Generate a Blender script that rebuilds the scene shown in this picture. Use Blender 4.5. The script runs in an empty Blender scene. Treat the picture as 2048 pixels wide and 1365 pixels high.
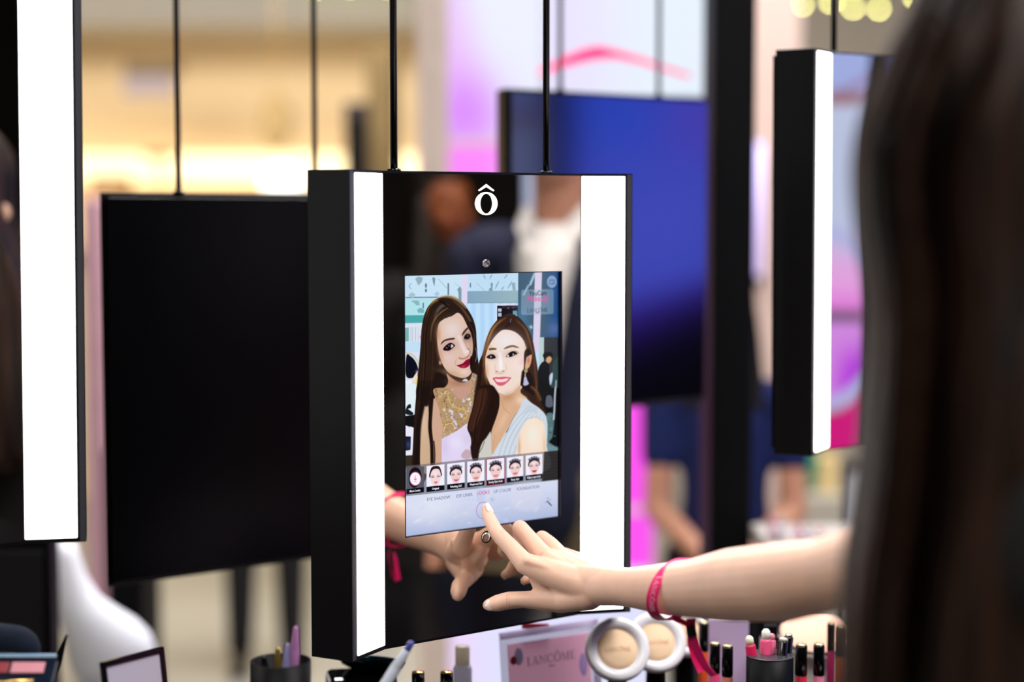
import bpy, bmesh, math, random
import numpy as np
from mathutils import Vector, Matrix
random.seed(4)
R = math.radians
C = bpy.context.scene.collection

# ------------------------------------------------------------------ camera, world, light, exposure
CAM_H = 1.45
PITCH = 0.0743
F_PX = 3540.0
cam_data = bpy.data.cameras.new('camera')
cam = bpy.data.objects.new('camera', cam_data)
C.objects.link(cam)
cam.location = (0, 0, CAM_H)
cam.rotation_euler = (math.pi / 2 - PITCH, 0, 0)
cam_data.sensor_width = 36.0
cam_data.lens = 36.0 * F_PX / 2048.0
cam_data.clip_start = 0.05
cam_data.dof.use_dof = True
cam_data.dof.focus_distance = 1.80
cam_data.dof.aperture_fstop = 1.75
bpy.context.scene.camera = cam

world = bpy.data.worlds.new('world')
bpy.context.scene.world = world
world.use_nodes = True
world.node_tree.nodes['Background'].inputs[0].default_value = (0.8, 0.85, 1.0, 1)
world.node_tree.nodes['Background'].inputs[1].default_value = 0.05
vs = bpy.context.scene.view_settings
vs.view_transform = 'Standard'
vs.look = 'None'
vs.exposure = 0.0
vs.gamma = 1.0
vs.use_curve_mapping = False


def area(name, loc, target, size, power, color, size_y=None):
    d = bpy.data.lights.new(name, 'AREA')
    d.energy = power
    d.color = color
    d.shape = 'RECTANGLE'
    d.size = size
    d.size_y = size_y or size
    o = bpy.data.objects.new(name, d)
    C.objects.link(o)
    o.location = loc
    v = Vector(target) - Vector(loc)
    o.rotation_euler = v.to_track_quat('-Z', 'Y').to_euler()
    return o


area('counter_fill_softbox', (-0.5, 0.3, 2.95), (0.1, 1.90, 0.95), 1.2, 34, (1.0, 0.96, 0.92))  # added fill for the hand and counter fronts, not a known lamp
area('warm_store_light_left', (-2.2, 5.6, 3.0), (-2.0, 9.2, 1.9), 1.6, 84, (1.0, 0.90, 0.76), 0.8)
area('back_fill_light', (0.1, 3.0, 3.0), (0.1, 1.95, 0.9), 0.7, 60, (1.0, 0.96, 0.98))  # added fill from behind, lights the tops and translucent cards
area('counter_fill_spot', (1.0, 1.25, 2.95), (0.15, 1.9, 0.95), 0.7, 34, (1.0, 0.96, 0.95))  # added fill to brighten the fronts of the counter items
area('warm_wall_wash', (-1.9, 8.75, 1.30), (-1.8, 9.2, 1.75), 3.4, 10, (1.0, 0.85, 0.60), 0.1)  # added wash that makes the wall brighter low down, no cove there
area('aisle_light', (-0.4, 5.2, 3.1), (-0.3, 5.6, 0.0), 1.6, 120, (1.0, 0.97, 0.92))
area('aisle_light_right', (1.5, 4.2, 3.1), (1.0, 4.8, 0.8), 1.2, 70, (1.0, 0.95, 0.95))
area('ceiling_spot_right', (1.5, 1.6, 3.0), (2.3, 0.9, 1.2), 0.5, 42, (1.0, 0.93, 0.85))


# ------------------------------------------------------------------ helpers
def lin(c):
    out = []
    for v in c[:3]:
        v = v / 255.0
        out.append(v / 12.92 if v <= 0.04045 else ((v + 0.055) / 1.055) ** 2.4)
    return tuple(out) + (1.0,)


MATS = {}


def mat(name, col=(128, 128, 128), rough=0.5, metal=0.0, spec=0.5, noise=0.0, nscale=20.0, sss=0.0,
        emit=None, estr=1.0, coat=0.0, bump=0.0, bscale=200.0, alpha=1.0, translucent=0.0):
    if name in MATS:
        return MATS[name]
    m = bpy.data.materials.new(name)
    m.use_nodes = True
    nt = m.node_tree
    b = nt.nodes['Principled BSDF']
    b.inputs['Base Color'].default_value = lin(col)
    b.inputs['Roughness'].default_value = rough
    b.inputs['Metallic'].default_value = metal
    b.inputs['Specular IOR Level'].default_value = spec
    if coat:
        b.inputs['Coat Weight'].default_value = coat
        b.inputs['Coat Roughness'].default_value = 0.05
    if sss:
        b.inputs['Subsurface Weight'].default_value = sss
        b.inputs['Subsurface Radius'].default_value = (0.9, 0.35, 0.2)
        b.inputs['Subsurface Scale'].default_value = 0.008
    if noise:
        tc = nt.nodes.new('ShaderNodeTexCoord')
        n = nt.nodes.new('ShaderNodeTexNoise')
        n.inputs['Scale'].default_value = nscale
        n.inputs['Detail'].default_value = 3
        nt.links.new(tc.outputs['Object'], n.inputs['Vector'])
        r = nt.nodes.new('ShaderNodeValToRGB')
        l = lin(col)
        r.color_ramp.elements[0].position = 0.3
        r.color_ramp.elements[1].position = 0.7
        r.color_ramp.elements[0].color = tuple(max(0, v * (1 - noise)) for v in l[:3]) + (1,)
        r.color_ramp.elements[1].color = tuple(min(1, v * (1 + noise)) for v in l[:3]) + (1,)
        nt.links.new(n.outputs['Fac'], r.inputs['Fac'])
        nt.links.new(r.outputs['Color'], b.inputs['Base Color'])
    if bump:
        tc = nt.nodes.new('ShaderNodeTexCoord')
        n = nt.nodes.new('ShaderNodeTexNoise')
        n.inputs['Scale'].default_value = bscale
        nt.links.new(tc.outputs['Object'], n.inputs['Vector'])
        bp = nt.nodes.new('ShaderNodeBump')
        bp.inputs['Strength'].default_value = bump
        bp.inputs['Distance'].default_value = 0.001
        nt.links.new(n.outputs['Fac'], bp.inputs['Height'])
        nt.links.new(bp.outputs['Normal'], b.inputs['Normal'])
    if emit is not None:
        b.inputs['Emission Color'].default_value = lin(emit)
        b.inputs['Emission Strength'].default_value = estr
    if translucent:
        tr_n = nt.nodes.new('ShaderNodeBsdfTranslucent')
        tr_n.inputs['Color'].default_value = lin(col)
        mx = nt.nodes.new('ShaderNodeMixShader')
        mx.inputs[0].default_value = translucent
        nt.links.new(b.outputs[0], mx.inputs[1])
        nt.links.new(tr_n.outputs[0], mx.inputs[2])
        nt.links.new(mx.outputs[0], nt.nodes['Material Output'].inputs['Surface'])
    if alpha < 1:
        b.inputs['Alpha'].default_value = alpha
    MATS[name] = m
    return m


def sgn_attr(m, strength=1.0):
    """emission taken from the vertex colour attribute 'Col' (display and backlit panels)"""
    nt = m.node_tree
    b = nt.nodes['Principled BSDF']
    a = nt.nodes.new('ShaderNodeAttribute')
    a.attribute_name = 'Col'
    nt.links.new(a.outputs['Color'], b.inputs['Emission Color'])
    b.inputs['Emission Strength'].default_value = strength
    return m


def ray(px, py):
    a = (px - 1024) / F_PX
    b = -(py - 682.5) / F_PX
    return Vector((a, math.cos(PITCH) + b * math.sin(PITCH), -math.sin(PITCH) + b * math.cos(PITCH)))


def at(px, py, Y):
    """world point seen at photo pixel px,py at forward distance Y"""
    r = ray(px, py)
    return r * (Y / r.y) + Vector((0, 0, CAM_H))


class MB:
    def __init__(self):
        self.v = []
        self.f = []

    def add(self, vs_, fs):
        o = len(self.v)
        self.v += [tuple(p) for p in vs_]
        self.f += [tuple(i + o for i in f) for f in fs]
        return self

    def box(self, c, s, rot=None):
        x, y, z = s[0] / 2, s[1] / 2, s[2] / 2
        p = [Vector((a * x, b * y, d * z)) for a in (-1, 1) for b in (-1, 1) for d in (-1, 1)]
        if rot is not None:
            p = [rot @ q for q in p]
        p = [q + Vector(c) for q in p]
        return self.add(p, [(0, 1, 3, 2), (4, 6, 7, 5), (0, 4, 5, 1), (2, 3, 7, 6), (0, 2, 6, 4), (1, 5, 7, 3)])

    def prism(self, poly, z0, z1):
        n = len(poly)
        a = [(p[0], p[1], z0) for p in poly] + [(p[0], p[1], z1) for p in poly]
        f = [tuple(reversed(range(n))), tuple(range(n, 2 * n))]
        f += [(i, (i + 1) % n, n + (i + 1) % n, n + i) for i in range(n)]
        return self.add(a, f)

    def lathe(self, prof, c=(0, 0, 0), seg=32, M=None):
        """prof: list of (r,z)"""
        vs_, fs = [], []
        for r, z in prof:
            for k in range(seg):
                a = 2 * math.pi * k / seg
                vs_.append(Vector((r * math.cos(a), r * math.sin(a), z)))
        for i in range(len(prof) - 1):
            for k in range(seg):
                k2 = (k + 1) % seg
                fs.append((i * seg + k, i * seg + k2, (i + 1) * seg + k2, (i + 1) * seg + k))
        if prof[0][0] > 1e-6:
            fs.append(tuple(reversed(range(seg))))
        if prof[-1][0] > 1e-6:
            fs.append(tuple((len(prof) - 1) * seg + k for k in range(seg)))
        if M is not None:
            vs_ = [M @ p for p in vs_]
        return self.add([p + Vector(c) for p in vs_], fs)

    def rod(self, p0, p1, r0, r1=None, seg=16):
        r1 = r0 if r1 is None else r1
        p0, p1 = Vector(p0), Vector(p1)
        d = p1 - p0
        q = d.to_track_quat('Z', 'Y').to_matrix()
        return self.lathe([(r0, 0), (r1, d.length)], p0, seg, q)

    def cap(self, p0, r0, p1, r1, up=None, flat=1.0, seg=16, k=4):
        """closed round cone; 'flat' squashes along the up direction"""
        p0, p1 = Vector(p0), Vector(p1)
        d = p1 - p0
        L = d.length
        dz = d.normalized() if L > 1e-6 else Vector((0, 0, 1))
        u = Vector(up) if up is not None else (Vector((0, 0, 1)) if abs(dz.z) < 0.9 else Vector((0, 1, 0)))
        e1 = (u - dz * u.dot(dz)).normalized()
        e2 = dz.cross(e1)
        rings = [(r0, -1, a) for a in range(k, 0, -1)] + [(r0, 0, 0), (r1, 0, 1)] + [(r1, 1, a) for a in range(1, k + 1)]
        vs_, fs = [], []
        prof = []
        for a in range(k, -1, -1):
            t = a / k * math.pi / 2 * 0.98
            prof.append((r0 * math.cos(t), -r0 * math.sin(t)))
        for a in range(0, k + 1):
            t = a / k * math.pi / 2 * 0.98
            prof.append((r1 * math.cos(t), L + r1 * math.sin(t)))
        for r, z in prof:
            for s_ in range(seg):
                an = 2 * math.pi * s_ / seg
                vs_.append(p0 + dz * z + e1 * (r * flat * math.cos(an)) + e2 * (r * math.sin(an)))
        m = len(prof)
        for i in range(m - 1):
            for s_ in range(seg):
                s2 = (s_ + 1) % seg
                fs.append((i * seg + s_, i * seg + s2, (i + 1) * seg + s2, (i + 1) * seg + s_))
        fs.append(tuple(reversed(range(seg))))
        fs.append(tuple((m - 1) * seg + s_ for s_ in range(seg)))
        return self.add(vs_, fs)

    def chain(self, pts, up=None, flat=1.0, seg=16):
        """pts: [(p, r), ...] successive round cones"""
        for (a, ra), (b, rb) in zip(pts, pts[1:]):
            self.cap(a, ra, b, rb, up, flat, seg)
        return self

    def ell(self, c, r, rot=None, seg=20, rings=12):
        vs_, fs = [], []
        for i in range(rings + 1):
            t = math.pi * (i / rings) * 0.998 + 0.003
            for s_ in range(seg):
                a = 2 * math.pi * s_ / seg
                p = Vector((r[0] * math.sin(t) * math.cos(a), r[1] * math.sin(t) * math.sin(a), r[2] * math.cos(t)))
                if rot is not None:
                    p = rot @ p
                vs_.append(p + Vector(c))
        for i in range(rings):
            for s_ in range(seg):
                s2 = (s_ + 1) % seg
                fs.append((i * seg + s_, (i + 1) * seg + s_, (i + 1) * seg + s2, i * seg + s2))
        fs.append(tuple(range(seg)))
        fs.append(tuple(reversed([rings * seg + s_ for s_ in range(seg)])))
        return self.add(vs_, fs)

    def loft(self, rings, closed=True):
        """rings: list of equally long closed point loops"""
        n = len(rings[0])
        vs_ = [p for r in rings for p in r]
        fs = []
        for i in range(len(rings) - 1):
            for k in range(n):
                k2 = (k + 1) % n
                fs.append((i * n + k, i * n + k2, (i + 1) * n + k2, (i + 1) * n + k))
        if closed:
            fs.append(tuple(reversed(range(n))))
            fs.append(tuple((len(rings) - 1) * n + k for k in range(n)))
        return self.add(vs_, fs)

    def build(self, name, m, parent=None, smooth=False, bevel=0, remesh=0, sm_it=0, fix=True, angle=None):
        me = bpy.data.meshes.new(name)
        me.from_pydata(self.v, [], self.f)
        me.validate()
        if fix:
            bm = bmesh.new()
            bm.from_mesh(me)
            bmesh.ops.recalc_face_normals(bm, faces=bm.faces)
            bm.to_mesh(me)
            bm.free()
        me.materials.append(m)
        o = bpy.data.objects.new(name, me)
        C.objects.link(o)
        if parent is not None:
            o.parent = parent
        if smooth:
            me.polygons.foreach_set('use_smooth', [True] * len(me.polygons))
        if bevel:
            md = o.modifiers.new('bevel', 'BEVEL')
            md.width = bevel
            md.segments = 2
            md.limit_method = 'ANGLE'
            md.angle_limit = R(35)
        if remesh:
            md = o.modifiers.new('remesh', 'REMESH')
            md.mode = 'VOXEL'
            md.voxel_size = remesh
            md.use_smooth_shade = True
            if sm_it:
                s_ = o.modifiers.new('smooth', 'SMOOTH')
                s_.iterations = sm_it
                s_.factor = 0.5
        return o


def thing(name, label, cat, loc=(0, 0, 0), rot=(0, 0, 0), group=None):
    o = bpy.data.objects.new(name, None)
    C.objects.link(o)
    o.empty_display_size = 0.05
    o.location = loc
    o.rotation_euler = rot
    tag(o, label, cat, group)
    return o


def tag(o, label, cat, group=None):
    o['label'] = label
    o['category'] = cat
    if group:
        o['group'] = group
    return o


def struct(o):
    o['kind'] = 'structure'
    return o


def catmull(pts, n=8, closed=False):
    P = [np.array(p, float) for p in pts]
    out = []
    N = len(P)
    rng = range(N) if closed else range(N - 1)
    for i in rng:
        if closed:
            p0, p1, p2, p3 = P[(i - 1) % N], P[i], P[(i + 1) % N], P[(i + 2) % N]
        else:
            p0, p1, p2, p3 = P[max(i - 1, 0)], P[i], P[i + 1], P[min(i + 2, N - 1)]
        for k in range(n):
            t = k / n
            out.append(0.5 * ((2 * p1) + (-p0 + p2) * t + (2 * p0 - 5 * p1 + 4 * p2 - p3) * t * t + (-p0 + 3 * p1 - 3 * p2 + p3) * t ** 3))
    if not closed:
        out.append(P[-1])
    return out


# ------------------------------------------------------------------ lettering (serif capitals drawn as polygons)
def _bar(x0, x1, y0, y1):
    return [(x0, y0), (x1, y0), (x1, y1), (x0, y1)]


def glyph(ch):
    """list of simple polygons in a unit-height box, and the advance"""
    t, T, s = 0.035, 0.13, 0.11   # thin, thick, serif reach
    P = []
    if ch == 'L':
        P = [_bar(0.10, 0.10 + T, 0, 1), _bar(0, 0.34, 0.965, 1), _bar(0, 0.6, 0, 0.04),
             [(0.54, 0.0), (0.6, 0.0), (0.62, 0.24), (0.585, 0.24)]]
        adv = 0.70
    elif ch == 'A':
        P = [[(0.06, 0), (0.11, 0), (0.40, 0.92), (0.40, 1.0), (0.36, 1.0)],
             [(0.36, 1.0), (0.42, 1.0), (0.78, 0), (0.63, 0)],
             _bar(0.20, 0.62, 0.30, 0.345), _bar(0, 0.2, 0, 0.035), _bar(0.55, 0.86, 0, 0.035)]
        adv = 0.86
    elif ch == 'N':
        P = [_bar(0.12, 0.165, 0, 1), _bar(0.76, 0.805, 0, 1), [(0.05, 1.0), (0.2, 1.0), (0.805, 0.0), (0.76, 0.0)],
             _bar(0.0, 0.29, 0, 0.035), _bar(0.64, 0.93, 0.965, 1)]
        adv = 1.0
    elif ch == 'M':
        P = [_bar(0.11, 0.15, 0, 1), _bar(0.86, 0.99, 0, 1), [(0.06, 1.0), (0.2, 1.0), (0.545, 0.1), (0.49, 0.0)],
             [(0.49, 0), (0.53, 0.0), (0.92, 1.0), (0.86, 1.0)], _bar(0, 0.26, 0, 0.035), _bar(0.74, 1.1, 0, 0.035),
             _bar(0.86, 1.1, 0.965, 1)]
        adv = 1.16
    elif ch == 'E':
        P = [_bar(0.10, 0.10 + T, 0, 1), _bar(0, 0.6, 0.96, 1), _bar(0, 0.62, 0, 0.04), _bar(0.2, 0.48, 0.49, 0.53),
             [(0.56, 0.0), (0.62, 0.0), (0.65, 0.24), (0.61, 0.24)], [(0.56, 1.0), (0.6, 1.0), (0.6, 0.78), (0.575, 0.78)],
             _bar(0.455, 0.49, 0.42, 0.6)]
        adv = 0.74
    elif ch in 'COH':
        # O (and O with the small roof accent 'H'), C
        cx, cy, rx, ry = 0.48, 0.5, 0.47, 0.52
        ix, iy = 0.335, 0.47
        a0, a1, n = (0, 360, 40) if ch != 'C' else (42, 318, 32)
        for k in range(n):
            A, B = R(a0 + (a1 - a0) * k / n), R(a0 + (a1 - a0) * (k + 1) / n)
            P.append([(cx + ix * math.cos(A), cy + iy * math.sin(A)), (cx + rx * math.cos(A), cy + ry * math.sin(A)),
                      (cx + rx * math.cos(B), cy + ry * math.sin(B)), (cx + ix * math.cos(B), cy + iy * math.sin(B))])
        if ch == 'C':
            P += [_bar(0.81, 0.84, 0.66, 0.95), _bar(0.81, 0.84, 0.08, 0.3)]
        if ch == 'H':
            P += [[(0.14, 1.10), (0.20, 1.08), (0.48, 1.23), (0.48, 1.31)], [(0.48, 1.23), (0.76, 1.08), (0.82, 1.10), (0.48, 1.31)]]
        adv = 1.02 if ch != 'C' else 0.94
    elif ch == ' ':
        adv = 0.4
    else:
        adv = 0.5
    return P, adv


def word_polys(txt, h, track=0.06):
    out, x = [], 0.0
    for ch in txt:
        P, adv = glyph(ch)
        for p in P:
            out.append([((x + a) * h, b * h) for a, b in p])
        x += adv + track
    return out, (x - track) * h


def add_word(mb, txt, h, M, th=0.0002, track=0.06, fn=None):
    """thin raised letters; M maps (x, z) in the word plane, depth -y, to the parent; fn: optional point warp"""
    polys, w = word_polys(txt, h, track)
    for p in polys:
        n = len(p)
        front = [(a - w / 2, -th, b) for a, b in p]
        back = [(a - w / 2, 0.0, b) for a, b in p]
        pts = [Vector(q) for q in front + back]
        pts = [fn(q) for q in pts] if fn else [M @ q for q in pts]
        fs = [tuple(range(n)), tuple(reversed(range(n, 2 * n)))] + [(i, n + i, n + (i + 1) % n, (i + 1) % n) for i in range(n)]
        mb.add(pts, fs)
    return w


def add_text(mb, txt, size, loc, sx=1.0, weight=0.0, extrude=0.0001):
    """sans-serif words, flat in the x-z plane facing -y, added to a mesh builder"""
    cu = bpy.data.curves.new('letters', 'FONT')
    cu.body = txt
    cu.size = size
    cu.align_x = 'CENTER'
    cu.extrude = extrude
    cu.offset = weight
    cu.resolution_u = 3
    o = bpy.data.objects.new('letters', cu)
    C.objects.link(o)
    bpy.context.view_layer.update()
    me_ = bpy.data.meshes.new_from_object(o.evaluated_get(bpy.context.evaluated_depsgraph_get()))
    vs_ = [(loc[0] + v.co.x * sx, loc[1] - v.co.z, loc[2] + v.co.y) for v in me_.vertices]
    mb.add(vs_, [tuple(p.vertices) for p in me_.polygons])
    bpy.data.objects.remove(o)
    bpy.data.curves.remove(cu)
    bpy.data.meshes.remove(me_)


# ------------------------------------------------------------------ materials
M_BLACK = mat('black_satin_metal', (9, 9, 13), rough=0.42, spec=0.22, noise=0.1, nscale=60, bump=0.05)
M_EDGE = mat('dark_grey_edge', (60, 60, 66), rough=0.4)
M_ROD = mat('black_glossy_rod', (8, 8, 12), rough=0.12)
M_STRIP = mat('frosted_light_strip', (250, 250, 250), rough=0.5, emit=(255, 253, 250), estr=5.0)
M_MIRROR = mat('tinted_mirror_glass', (214, 208, 202), rough=0.012, metal=1.0)
M_BACKGLOSS = mat('glossy_dark_back_panel', (90, 90, 105), rough=0.10, metal=1.0)
M_BACKDARK = mat('black_lacquer_back', (4, 4, 6), rough=0.25, spec=0.25)
M_CHROME = mat('brushed_chrome', (205, 200, 190), rough=0.28, metal=1.0)
M_GOLD = mat('polished_gold', (225, 185, 110), rough=0.25, metal=1.0)
M_LOGO = mat('lit_white_logo', (255, 250, 252), rough=0.5, emit=(255, 252, 255), estr=1.1)
M_GLOSSBLK = mat('glossy_black_plastic', (9, 9, 12), rough=0.12)
M_MATBLK = mat('matte_black', (4, 4, 6), rough=0.6, spec=0.12)

# ------------------------------------------------------------------ the room
def plane_obj(name, pts, m, kind=True):
    mb = MB().add(pts, [tuple(range(len(pts)))])
    o = mb.build(name, m, fix=False)
    if kind:
        struct(o)
    return o


M_FLOOR = mat('beige_grey_stone_floor', (164, 161, 153), rough=0.35, noise=0.12, nscale=1.3)
M_CEIL = mat('grey_ceiling', (70, 68, 66), rough=0.8, noise=0.05)
M_WALLB = mat('tan_plaster_wall', (226, 203, 165), rough=0.8, noise=0.06, nscale=0.8)
M_WALLD = mat('dark_hall_wall', (30, 27, 25), rough=0.8, noise=0.1, nscale=1.0)

X0, X1, Y0, Y1, ZC = -5.0, 6.5, -3.0, 9.2, 3.2
struct(MB().box(((X0 + X1) / 2, (Y0 + Y1) / 2, -0.05), (X1 - X0, Y1 - Y0, 0.1)).build('floor', M_FLOOR))
struct(MB().box(((X0 + X1) / 2, (Y0 + Y1) / 2, ZC + 0.05), (X1 - X0, Y1 - Y0, 0.1)).build('ceiling', M_CEIL))
struct(MB().box(((X0 + X1) / 2, Y1 + 0.05, ZC / 2), (X1 - X0, 0.1, ZC)).build('wall_back', M_WALLB))
struct(MB().box((X0 - 0.05, (Y0 + Y1) / 2, ZC / 2), (0.1, Y1 - Y0, ZC)).build('wall_left', M_WALLB))
struct(MB().box((X1 + 0.05, (Y0 + Y1) / 2, ZC / 2), (0.1, Y1 - Y0, ZC)).build('wall_right', M_WALLD))
struct(MB().box(((X0 + X1) / 2, Y0 - 0.05, ZC / 2), (X1 - X0, 0.1, ZC)).build('wall_front', M_WALLD))
# grey bulkhead that closes the top of the store front on the left
pz = at(400, 50, 8.5).z
struct(MB().box((-1.9, 8.85, (pz + ZC) / 2), (4.0, 0.7, ZC - pz)).build('trim_1', mat('grey_bulkhead', (168, 162, 152), rough=0.8, noise=0.05)))

# ------------------------------------------------------------------ hanging lit mirrors
PSI = 0.6498
GW, WW, WA, HH, SD = 0.2524, 0.0577, 0.4181, 0.478, 0.0482


def panel_profile():
    g = GW / 2
    fx, fy = g + WW * math.cos(WA), -WW * math.sin(WA)
    bx, by = fx + SD * math.sin(WA), fy + SD * math.cos(WA)
    return g, fx, fy, bx, by


def hanging_mirror(name, label, loc, rz, group=None, tilt=(0, 0), rods=True, glass=True, screen=False, HH=HH, back=None):
    """lit mirror box: slim housing with two wings angled towards the viewer, each carrying a light strip"""
    t = thing(name, label, 'mirror', loc, (tilt[0], tilt[1], rz), group)
    g, fx, fy, bx, by = panel_profile()
    h = HH / 2
    poly = [(-bx, by), (-fx, fy), (-g, 0.0), (g, 0.0), (fx, fy), (bx, by)]
    if screen:
        hb = MB().prism([(-bx, by), (-fx, fy), (-g, 0.0), (-g, 0.0055), (g, 0.0055), (g, 0.0), (fx, fy), (bx, by)], -h, h)
        hb.box((0, 0.0028, h - 0.0013), (2 * g, 0.0054, 0.0024)).box((0, 0.0028, -h + 0.0013), (2 * g, 0.0054, 0.0024))
        hb.build('housing', M_BLACK, t)
    else:
        MB().prism(poly, -h, h).build('housing', M_BLACK, t, bevel=0.0012)
    # dark back plate
    MB().box((0, by + 0.005, 0), (2 * bx - 0.012, 0.010, HH - 0.012)).build('back_panel', back or M_BACKDARK, t, bevel=0.0008)
    for s in (-1, 1):
        # strip lies on the wing
        d = Vector((s * math.cos(WA), -math.sin(WA), 0))
        nrm = Vector((-s * math.sin(WA), -math.cos(WA), 0))
        a = Vector((s * g, 0, 0)) + d * 0.0008
        b = Vector((s * g, 0, 0)) + d * (WW - 0.0088)
        z0, z1 = -h + 0.0045, h - 0.0030
        q = [a, b, b + nrm * 0.0012, a + nrm * 0.0012]
        mb = MB()
        pts = [Vector((p.x, p.y, z0)) for p in q] + [Vector((p.x, p.y, z1)) for p in q]
        mb.add(pts, [(0, 1, 2, 3), (4, 5, 6, 7), (0, 1, 5, 4), (1, 2, 6, 5), (2, 3, 7, 6), (3, 0, 4, 7)])
        mb.build('light_strip', M_STRIP, t, bevel=0.0008)
        # thin grey lip on the outer edge
        c0 = Vector((s * g, 0, 0)) + d * (WW - 0.0006) + nrm * 0.0004
        c1 = Vector((s * g, 0, 0)) + d * (WW - 0.0062) + nrm * 0.0004
        e = [c0, c1, c1 - nrm * 0.001, c0 - nrm * 0.001]
        mb = MB()
        pts = [Vector((p.x, p.y, -h + 0.001)) for p in e] + [Vector((p.x, p.y, h - 0.001)) for p in e]
        mb.add(pts, [(0, 1, 2, 3), (4, 5, 6, 7), (0, 1, 5, 4), (1, 2, 6, 5), (2, 3, 7, 6), (3, 0, 4, 7)])
        mb.build('edge_lip', M_EDGE, t)
    zt, zb = h - 0.0025, -h + 0.0025
    if screen:
        x0, x1, w0, w1 = -0.1001, 0.0997, -0.1279, 0.1347
        mb = MB()
        xs, zs = [-g + .0006, x0, x1, g - .0006], [zb, w0, w1, zt]
        for i in range(3):
            for j in range(3):
                if i == 1 and j == 1:
                    continue
                mb.add([(xs[i], -0.0001, zs[j]), (xs[i + 1], -0.0001, zs[j]), (xs[i + 1], -0.0001, zs[j + 1]), (xs[i], -0.0001, zs[j + 1])], [(0, 1, 2, 3)])
        mb.build('mirror_glass', M_MIRROR, t, fix=False)
    elif glass:
        MB().box((0, -0.0004, 0), (2 * g - .0012, 0.0008, zt - zb)).build('mirror_glass', M_MIRROR, t)
    if rods:
        top = ZC - loc[2]
        for x in (-0.0985, 0.0955):
            MB().rod((x, 0.021, h - 0.007), (x, 0.021, top), 0.0036, seg=20).build('rod', M_ROD, t, smooth=True)
            MB().lathe([(0.0070, 0), (0.0066, 0.0022), (0.0038, 0.0030)], (x, 0.021, h)).build('rod_collar', M_ROD, t, smooth=True)
    return t


O0 = Vector((-0.027, 1.8211, CAM_H - 0.2009))
central = hanging_mirror('smart_mirror', 'lit hanging makeup mirror with a touch screen showing two women, being tapped by a finger', O0, PSI, screen=True)
central['category'] = 'mirror'


def solve_loc(loc_pt, px, py, Y, rz):
    """panel origin so that its local point loc_pt lands at the pixel"""
    w = at(px, py, Y)
    c_, s_ = math.cos(rz), math.sin(rz)
    x, y, z = loc_pt
    return Vector((w.x - (c_ * x - s_ * y), w.y - (s_ * x + c_ * y), w.z - z))


g_, fx_, fy_, bx_, by_ = panel_profile()
GRP = 'lit mirrors hanging on black rods'
near = hanging_mirror('lit_mirror', 'hanging lit mirror cropped by the photo, one wide white light strip and black side showing',
                      solve_loc((fx_, fy_, -0.29), 178, 1081, 1.68, PSI), PSI, GRP, tilt=(0, R(0.45)), HH=0.58)
right = hanging_mirror('lit_mirror', 'hanging lit mirror with lilac and magenta reflections, half hidden behind dark hair',
                       solve_loc((-fx_, fy_, HH / 2), 1632, 93, 2.07, PSI), PSI, GRP, tilt=(0, R(-0.5)))
backl = hanging_mirror('lit_mirror', 'plain black back of a hanging mirror in front of the warm yellow store',
                       solve_loc((bx_, by_, HH / 2), 200, 385, 2.12, PSI + math.pi), PSI + math.pi, GRP)
blue = hanging_mirror('lit_mirror', 'back of a hanging mirror glowing deep blue with reflections, below a white light panel',
                      solve_loc((bx_, by_, HH / 2), 1008, 176, 2.56, PSI + math.pi), PSI + math.pi, GRP, back=M_BACKGLOSS)

# --- furniture of the central mirror: logo, camera hole, button
mb = MB()
def lz(pts):
    n = len(pts)
    mb.add([(a, -0.0006, b) for a, b in pts] + [(a, -0.0002, b) for a, b in pts],
           [tuple(range(n)), tuple(reversed(range(n, 2 * n)))] + [(i, n + i, n + (i + 1) % n, (i + 1) % n) for i in range(n)])
NO = 48
for k_ in range(NO):
    A_, B_ = 2 * math.pi * k_ / NO, 2 * math.pi * (k_ + 1) / NO
    lz([(0.0078 * math.cos(A_), -0.0018 + 0.0102 * math.sin(A_)), (0.0142 * math.cos(A_), -0.0018 + 0.0118 * math.sin(A_)),
        (0.0142 * math.cos(B_), -0.0018 + 0.0118 * math.sin(B_)), (0.0078 * math.cos(B_), -0.0018 + 0.0102 * math.sin(B_))])
lz([(-0.0102, 0.0118), (-0.0088, 0.0108), (0.0, 0.0152), (0.0, 0.0182)])
lz([(0.0, 0.0152), (0.0088, 0.0108), (0.0102, 0.0118), (0.0, 0.0182)])
logo = mb.build('logo', M_LOGO, central)
logo.location = (0.0006, 0, 0.2086)
logo['label'] = 'white letter O under a small roof'
Mx = Matrix.Rotation(math.pi / 2, 3, 'X')
cam_ring = MB().lathe([(0.0026, 0.0002), (0.0040, 0.0002), (0.0040, 0.0012), (0.0034, 0.0016), (0.0026, 0.0008)], (0, 0, 0), 32, Mx).build('camera_ring', M_CHROME, central, smooth=True)
cam_ring.location = (0.0003, 0, 0.1455)
MB().lathe([(0.0001, 0.0), (0.0027, 0.0), (0.0027, 0.0004), (0.0001, 0.0008)], (0.0003, 0, 0.1455), 24, Mx).build('camera_lens', mat('amber_lens', (120, 100, 70), rough=0.15), central, smooth=True)
MB().lathe([(0.0001, 0.0), (0.0064, 0.0), (0.0064, 0.0003), (0.0001, 0.0003)], (0.0003, -0.0001, -0.1393), 32, Mx).build('button_well', M_MATBLK, central)
MB().lathe([(0.0001, 0.0018), (0.003, 0.0016), (0.0046, 0.0010), (0.0050, 0.0004), (0.0050, 0.0)], (-0.0006, -0.0003, -0.1393), 32, Mx).build('home_button', M_CHROME, central, smooth=True)
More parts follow.
